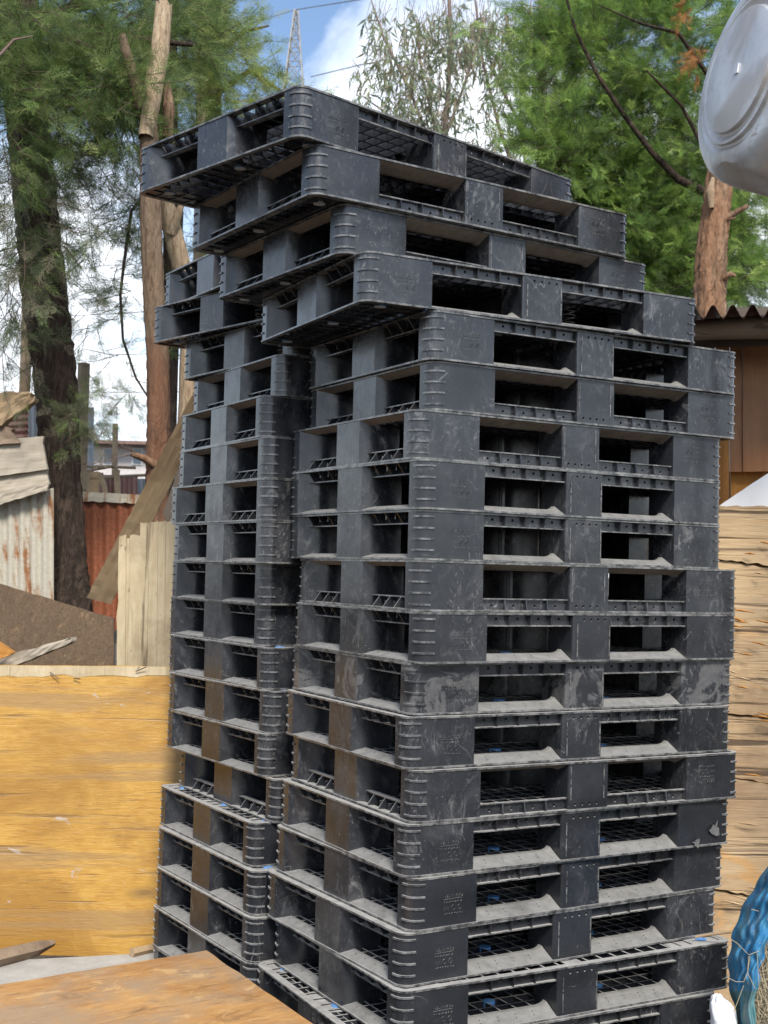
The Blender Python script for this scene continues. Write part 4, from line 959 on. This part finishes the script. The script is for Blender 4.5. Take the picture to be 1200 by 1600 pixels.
# big dark juniper at the left
tj = empty('juniper_tree', at(105,930,7.9).xy.to_3d()); tag(tj, 'big dark-barked juniper at the left with heavy green foliage', 'tree')
add_trunk('trunk', [(20,-60,7.9,66),(38,120,7.9,66),(58,330,7.9,66),(70,470,7.9,66),(88,600,7.9,62),(96,760,7.9,58),(104,880,7.9,58),(110,940,7.9,66)], M['bark_dark'], tj, 2, 44, .15)
limb([(40,150,7.9,30),(110,90,7.6,22),(200,60,7.3,14),(300,70,7.1,7)], M['bark_dark'], tj, seed=4)
limb([(45,200,7.9,26),(10,120,7.3,20),(-40,60,7.0,14)], M['bark_dark'], tj, seed=5)
limb([(30,60,7.9,30),(120,10,8.0,20),(240,-20,8.1,12),(360,20,8.2,6)], M['bark_dark'], tj, seed=6)
limb([(0,86,6.2,5),(22,62,6.2,4),(52,56,6.2,1.5)], M['twig_pale'], tj, seed=7)
blobs = [(150,60,7.6,170,90,180),(60,20,7.3,120,80,110),(240,40,7.9,120,70,110),(130,150,7.3,110,60,90),(20,150,6.9,70,90,60),(160,130,7.0,70,50,64),(20,20,6.8,70,50,34),(310,40,8.3,50,50,30)]
P, D, T = clumps(blobs, 5, .34, 10, -.25)
scatter(SPR, P, D, np.random.RandomState(1).uniform(.09,.17,len(P)), 'crown', M['jun'], tj, [.42,.38,.20], 3)
twigs_mesh(T, .006, 'twigs', M['twig'], tj)
blobs = [(45,260,7.3,60,90,80),(55,370,7.2,50,80,46),(20,440,7.3,40,50,34),(95,220,7.6,50,60,45),(12,530,7.5,22,50,12),(55,560,7.55,18,24,5)]
P, D, T = clumps(blobs, 6, .36, 8, -.6)
scatter(SPR, P, D, np.random.RandomState(2).uniform(.08,.15,len(P)), 'hanging_foliage', M['hang']+[M['jun'][1]], tj, [.34,.3,.2,.16], 4)
twigs_mesh(T, .0055, 'twigs', M['twig'], tj)
blobs = [(140,650,7.6,26,26,26),(125,610,7.7,18,20,7),(150,585,7.8,22,22,5)]
P, D, T = clumps(blobs, 16, .22, 9, -.2)
scatter(SPR, P, D, np.random.RandomState(2).uniform(.07,.13,len(P)), 'low_foliage', M['hang']+[M['jun'][1]], tj, [.3,.2,.3,.2], 4)

# peeled cut trunk
tp_ = empty('pollarded_tree', at(245,780,7.0).xy.to_3d()); tag(tp_, 'slim peeling trunk with sawn-off limbs left of the pallets', 'tree')
add_trunk('trunk', [(232,148,7.0,26),(234,220,7.0,30),(236,330,7.0,33),(240,450,7.0,33),(247,560,7.0,33),(248,650,7.0,34),(246,700,7.0,35),(246,760,7.0,36)], M['bark_peeled'], tp_, 3, 30, .10)
q = trunk_mesh([at(228,215,6.95), at(236,160,7.0), at(250,80,7.05), at(256,6,7.1)], [.042,.052,.050,.046], 14, .05, 5, .03); o = q.build('sawn_limb', M['bark_bare'], None, 180); o.parent = tp_; o.location = -Vector(tp_.location)
q = trunk_mesh([at(222,170,6.98), at(212,130,6.95), at(198,85,6.9), at(191,58,6.9)], [.034,.030,.026,.024], 12, .06, 6, .02); o = q.build('sawn_limb', M['bark_peeled'], None, 180); o.parent = tp_; o.location = -Vector(tp_.location)
q = trunk_mesh([at(262,215,7.05), at(264,170,7.05), at(262,135,7.05)], [.030,.036,.02], 12, .18, 7, .05); o = q.build('broken_limb', M['bark_red'], None, 180); o.parent = tp_; o.location = -Vector(tp_.location)
limb([(244,728,6.95,17),(226,716,6.9,12),(205,709,6.85,8)], M['bark_red'], tp_, 'branch_stub', seed=3)
rg = random.Random(12)
tw = []
for k_ in range(9):
    x0, y0 = 212, 707; ang = R(rg.uniform(150,235)); l_ = rg.uniform(40,100)
    a = np.array(at(x0,y0,6.85)); b = np.array(at(x0+l_*.5*math.cos(ang), y0+l_*.5*math.sin(ang)-6, 6.8)); c = np.array(at(x0+l_*math.cos(ang), y0+l_*math.sin(ang)-rg.uniform(-8,22), 6.75)); tw.append((a,b,c))
    for _ in range(2):
        d = b*.5+c*.5; e_ = np.array(at(x0+l_*math.cos(ang)*rg.uniform(.6,.9)+rg.uniform(-14,14), y0+l_*math.sin(ang)*.8-rg.uniform(5,50), 6.75)); tw.append((d,(d+e_)/2,e_))
tag(twigs_mesh(tw, .0045, 'twigs', M['twig_pale'], tp_), kind='stuff')
# leaning dead limb behind
tl = empty('dead_tree', at(300,800,7.8).xy.to_3d()); tag(tl, 'leaning broken bare trunk between peeled trunk and pallets', 'tree')
add_trunk('trunk', [(253,300,7.8,22),(262,330,7.8,30),(276,385,7.8,30),(288,430,7.8,30),(300,520,7.8,32)], M['bark_bare'], tl, 8, 16, .10, .05)
limb([(268,365,7.75,18),(280,330,7.7,12),(286,312,7.7,5)], M['bark_bare'], tl, 'broken_limb', seed=9)
add_trunk('stem', [(262,0,8.3,34),(260,110,8.3,32),(264,230,8.3,30),(272,330,8.3,30)], M['bark_dark'], tl, 18, 16, .10, 0)

# light foliage behind, right of the peeled trunk, with its hanging branch
ty = empty('cypress_tree', at(330,900,9.2).xy.to_3d()); tag(ty, 'yellow-green cypress behind the peeled trunk', 'tree')
add_trunk('trunk', [(332,-40,9.6,20),(334,200,9.6,26),(336,500,9.6,30)], M['bark_dark'], ty, 9, 14, .08)
limb([(334,150,9.5,12),(390,110,9.3,8),(450,150,9.2,4),(480,150,9.1,2)], M['twig'], ty, seed=2)
limb([(334,90,9.5,12),(380,50,9.3,8),(420,40,9.2,3)], M['twig'], ty, seed=3)
limb([(230,300,8.4,5),(205,330,8.2,5),(195,400,8.1,5),(188,460,8.1,4.6),(192,530,8.1,4.2),(212,590,8.1,3.6),(232,622,8.1,3)], M['twig'], ty, seed=4)
blobs = [(300,60,8.9,60,70,70),(315,140,8.9,55,55,75),(345,40,9.0,40,40,30),(385,115,9.1,40,45,26),(425,140,9.0,40,34,18),(380,50,9.0,28,36,9),(455,150,9.0,18,14,5)]
P, D, T = clumps(blobs, 8, .30, 10, -.1)
scatter(SPR, P, D, np.random.RandomState(3).uniform(.08,.15,len(P)), 'crown', M['lime'], ty, [.45,.30,.25], 5); twigs_mesh(T, .005, 'twigs', M['twig'], ty)
blobs = [(175,250,8.3,50,70,46),(205,190,8.4,30,50,34),(180,330,8.3,55,40,24),(140,370,8.3,35,50,22),(215,330,8.2,20,40,22),(205,430,8.1,30,40,10),(190,480,8.1,26,30,7),(180,560,8.1,22,22,5),(208,600,8.1,28,30,6),(280,240,8.6,25,60,44),(285,390,8.6,20,40,14),(110,470,8.4,20,50,9),(160,430,8.5,30,40,9),(292,560,8.6,14,40,4),(150,500,8.5,30,30,6)]
P, D, T = clumps(blobs, 9, .30, 9, -.35)
scatter(SPR, P, D, np.random.RandomState(4).uniform(.07,.14,len(P)), 'hanging_foliage', M['jun'], ty, [.6,.3,.1], 6); twigs_mesh(T, .0055, 'twigs', M['twig'], ty)

# bright conifer at the right
tr = empty('conifer_tree', at(1118,700,7.4).xy.to_3d()); tag(tr, 'bright green feathery conifer with a knotty trunk behind the shed roof', 'tree')
add_trunk('trunk', [(1140,160,7.4,34),(1126,270,7.4,40),(1120,330,7.4,42),(1112,400,7.4,44),(1110,470,7.4,46),(1110,560,7.4,48)], M['bark_red'], tr, 12, 34, .16)
for pts in ([(1130,345,7.35,12),(1152,330,7.3,9),(1168,322,7.3,7)],[(1128,436,7.35,12),(1142,428,7.3,9),(1150,432,7.3,4)],[(1132,345,7.35,5),(1150,340,7.3,2)]):
    limb(pts, M['bark_red'], tr, 'branch_stub', seed=int(pts[0][0]))
q = trunk_mesh([at(1112,325,7.32), at(1110,300,7.32), at(1114,278,7.33)], [.016,.028,.01], 8, .1, 3); o = q.build('bark_flap', M['bark_bare'], None, 180); o.parent = tr; o.location = -Vector(tr.location)
limb([(1100,300,8.6,16),(1060,280,8.5,13),(1020,240,8.4,10),(975,180,8.3,8),(935,120,8.2,7),(900,50,8.2,5),(880,-20,8.2,4)], M['bark_dark'], tr, seed=21)
limb([(1130,150,8.4,9),(1060,52,8.2,6),(1000,36,8.1,4),(940,10,8.1,2)], M['bark_dark'], tr, seed=22)
limb([(1130,290,8.4,9),(1065,165,8.3,6),(1010,110,8.2,3)], M['bark_dark'], tr, seed=23)
blobs = [(1000,80,8.8,110,90,140),(1060,200,8.9,100,90,130),(960,180,8.7,80,70,90),(920,60,8.6,55,60,80),(1000,270,9.0,110,60,140),(920,280,8.8,55,40,80),(1040,350,9.0,90,60,120),(960,340,8.9,70,50,90),(1090,430,8.9,80,50,90),(1170,360,8.9,50,100,80),(1160,160,9.2,60,150,90),(1060,20,8.8,90,40,100),(880,225,8.4,46,30,34),(870,270,8.5,40,20,26),(1010,420,9.1,50,40,80),(862,95,8.5,34,60,26),(880,165,8.5,36,26,22),(845,200,8.7,24,40,12),(850,30,8.8,34,40,16)]
P, D, T = clumps(blobs, 10, .36, 9, .05, out=(-.45,-.2,.15))
scatter(SPRC, P, D, np.random.RandomState(5).uniform(.09,.18,len(P)), 'crown', M['con'], tr, [.42,.40,.18], 7); twigs_mesh(T, .0055, 'twigs', M['twig'], tr)
P, D, T = clumps([(1091,80,8.0,9,22,9),(1075,10,8.0,14,8,4)], 12, .14, 8, -.8)
scatter(SPRC, P, D, np.random.RandomState(5).uniform(.05,.09,len(P)), 'dead_sprig', [M['dry']], tr, None, 7)

# dense dark conifer behind, closing the view over the roof
td = empty('dark_conifer', at(1080,900,12).xy.to_3d()); tag(td, 'dark conifer deep in shade behind the bright one', 'tree')
add_trunk('trunk', [(1060,120,12.2,18),(1065,400,12.2,24),(1066,600,12.2,26)], M['bark_dark'], td, 13, 12, .08)
blobs = [(1080,420,11.2,110,90,200),(1160,330,11.4,70,120,90),(1010,410,11.2,60,60,70)]
P, D, T = clumps(blobs, 14, .5, 8, -.2)
scatter(SPRC, P, D, np.random.RandomState(6).uniform(.13,.24,len(P)), 'crown', [M['jun'][0], M['jun'][1], M['con'][0]], td, [.5,.25,.25], 8)

# eucalyptus in the middle
def gum(name, label, base, stems, blobs, seed):
    t = empty(name, base.xy.to_3d()); tag(t, label, 'tree')
    for i, s_ in enumerate(stems):
        if i == 0: add_trunk('trunk', s_, M['twig_pale'], t, seed, 10, .05)
        else: limb(s_, M['twig_pale'], t, seed=seed+i, n=6)
    rg = np.random.RandomState(seed); P = []; D = []; T = []
    for (px,py,d,rx,ry,n) in blobs:
        for _ in range(int(n*1.05)):
            while True:
                u = rg.uniform(-1,1,3)
                if u@u < 1: break
            c = np.array(at(px+u[0]*rx, py+u[1]*ry, d+u[2]*.8)); e_ = c+np.array([rg.uniform(-.15,.15),rg.uniform(-.15,.15),rg.uniform(-.42,-.05)]); T.append((c+np.array([0,0,.18])+rg.normal(size=3)*.05,c,e_))
            for k_ in range(8):
                tt = rg.uniform(0,1); P.append(c*(1-tt)+e_*tt); dd = rg.normal(size=3)*.55; dd[2] -= .9; D.append(dd)
    V = np.array([[0,0,0],[.4,.085,.02],[1,0,-.05],[.4,-.085,.02]]); F = np.array([(0,1,2),(0,2,3)])
    scatter((V,F), np.array(P), np.array(D), rg.uniform(.09,.17,len(P)), 'crown', M['euc'], t, [.45,.35,.2], seed); twigs_mesh(T, .006, 'twigs', M['twig_pale'], t)
DG = 14.5
gum('gum_tree', 'slender gum tree with drooping grey-green leaves left of centre', at(690,900,DG),
    [[(700,-60,DG,6),(704,60,DG,7),(700,150,DG,8),(690,260,DG,9),(690,420,DG,11)],[(690,270,DG,7),(640,140,DG,5),(600,60,DG,4),(580,0,DG,2)],[(688,260,DG,5),(622,190,DG,4),(566,150,DG,2)],[(692,250,DG,5),(660,120,DG,4),(650,30,DG,3)],[(690,230,DG,5),(730,120,DG,4),(760,20,DG,2)],[(690,280,DG,5),(620,240,DG,3),(560,190,DG,2)]],
    [(600,80,DG,30,50,38),(640,130,DG,40,60,62),(690,90,DG,50,80,74),(720,40,DG,50,50,56),(620,180,DG,40,30,34),(560,150,DG,18,20,10),(670,190,DG,40,30,26),(585,20,DG,16,20,10),(560,110,DG,14,16,6),(650,40,DG,40,40,30),(700,160,DG,34,34,24)], 31)
gum('gum_tree', 'taller gum tree with dark forked stems beside the conifer', at(845,900,DG+1.5),
    [[(846,-60,DG+1.5,10),(846,100,DG+1.5,11),(845,230,DG+1.5,12),(846,420,DG+1.5,13)],[(846,260,DG+1.5,6),(800,170,DG+1,5),(770,110,DG+1,4),(750,20,DG+1,3)],[(846,200,DG+1.5,5),(800,110,DG+1,4),(790,20,DG+1,3)],[(846,150,DG+1.5,6),(880,90,DG+1,4),(900,0,DG+1,3)],[(815,300,DG+1.5,7),(780,200,DG+1,5),(755,100,DG+1,4),(740,-20,DG+1,3)],[(880,330,DG+1.5,8),(890,220,DG+1.5,8),(900,100,DG+1.5,6),(905,-40,DG+1.5,5)],[(828,300,DG+1.5,4),(812,200,DG+1.5,4),(815,90,DG+1.5,3),(830,0,DG+1.5,2)]],
    [(760,60,DG+1,40,60,60),(820,50,DG+1,50,60,84),(790,130,DG+1,40,50,40),(870,60,DG+1.2,40,60,70),(850,140,DG+1.2,30,40,34),(780,210,DG+1,24,40,20),(740,190,DG+1,24,30,14),(870,200,DG+1.2,20,40,20),(900,20,DG+1,50,40,60),(810,200,DG+1,20,40,10),(950,20,DG+1,60,40,50),(830,270,DG+1.2,20,20,6)], 41)

# pylon and wires
PYD = 80.0
py = empty('power_pylon', at(460,150,PYD).xy.to_3d()); tag(py, 'steel lattice power pylon far behind the trees', 'pylon')
apex = at(463,15,PYD); cxy = Vector((apex.x, apex.y, 0))
def hw(z): return .22+(apex.z-z)*.19
lv = [apex.z-x for x in (0,.5,1.1,1.8,2.6,3.5,4.6,6.0,8,11,15,21)]+[0.0]
q = MB(); d_ = MB()
for sx, sy in ((1,1),(1,-1),(-1,1),(-1,-1)):
    q.tube([(cxy.x+sx*hw(z)*.5-py.location.x, cxy.y+sy*hw(z)*.5-py.location.y, z) for z in lv], .045, 4)
for i in range(len(lv)-1):
    z0, z1 = lv[i], lv[i+1]; a, b = hw(z0)*.5, hw(z1)*.5; ox, oy = cxy.x-py.location.x, cxy.y-py.location.y
    for (s0, s1) in (((1,1),(-1,1)),((1,-1),(-1,-1)),((1,1),(1,-1)),((-1,1),(-1,-1))):
        d_.tube([(ox+s0[0]*a,oy+s0[1]*a,z0),(ox+s1[0]*b,oy+s1[1]*b,z1)], .028, 4); d_.tube([(ox+s1[0]*a,oy+s1[1]*a,z0),(ox+s0[0]*b,oy+s0[1]*b,z1)], .028, 4); d_.tube([(ox+s0[0]*b,oy+s0[1]*b,z1),(ox+s1[0]*b,oy+s1[1]*b,z1)], .028, 4)
q.build('legs', M['pylon'], py); d_.build('bracing', M['pylon'], py)
q = MB(); z = lv[7]; ox, oy = cxy.x-py.location.x, cxy.y-py.location.y
q.tube([(ox-3.6,oy,z),(ox,oy,z+.55),(ox+1.2,oy,z)], .04, 4); q.tube([(ox-3.6,oy,z),(ox+1.2,oy,z)], .04, 4); q.build('cross_arm', M['pylon'], py)
def wire(pts, r, mt, label):
    q = MB(); q.tube([at(*p) for p in pts], r, 4); tag(q.build('power_line', M[mt]), label, 'power line')
wire([(463,15,80),(520,6,70),(620,-10,60)], .03, 'cable', 'power line running right from the pylon tip')
wire([(300,60,80),(400,34,80),(463,15,80)], .022, 'cable', 'power line reaching the pylon tip from the left')
wire([(486,120,80),(560,102,70),(720,70,60)], .03, 'cable', 'power line crossing behind the left gum tree')
wire([(640,175,40),(800,170,40),(960,158,40)], .014, 'cable_pale', 'thin pale wire crossing behind the gum stems')
for dy, lab in ((0,'upper of two white cables crossing in front of the conifer'),(7,'lower of two white cables crossing in front of the conifer')):
    wire([(780,300+dy,8.75),(884,262+dy,8.75),(940,243+dy,8.75),(986,228+dy,8.75),(1060,205+dy,9.2)], .0045, 'cable_pale', lab)
wire([(100,494,20),(200,489,20),(320,480,20)], .006, 'cable', 'thin wire across the pale sky left of the peeled trunk')
wire([(100,612,20),(200,613,20),(320,612,20)], .006, 'cable', 'thin lower wire across the pale sky by the square post')
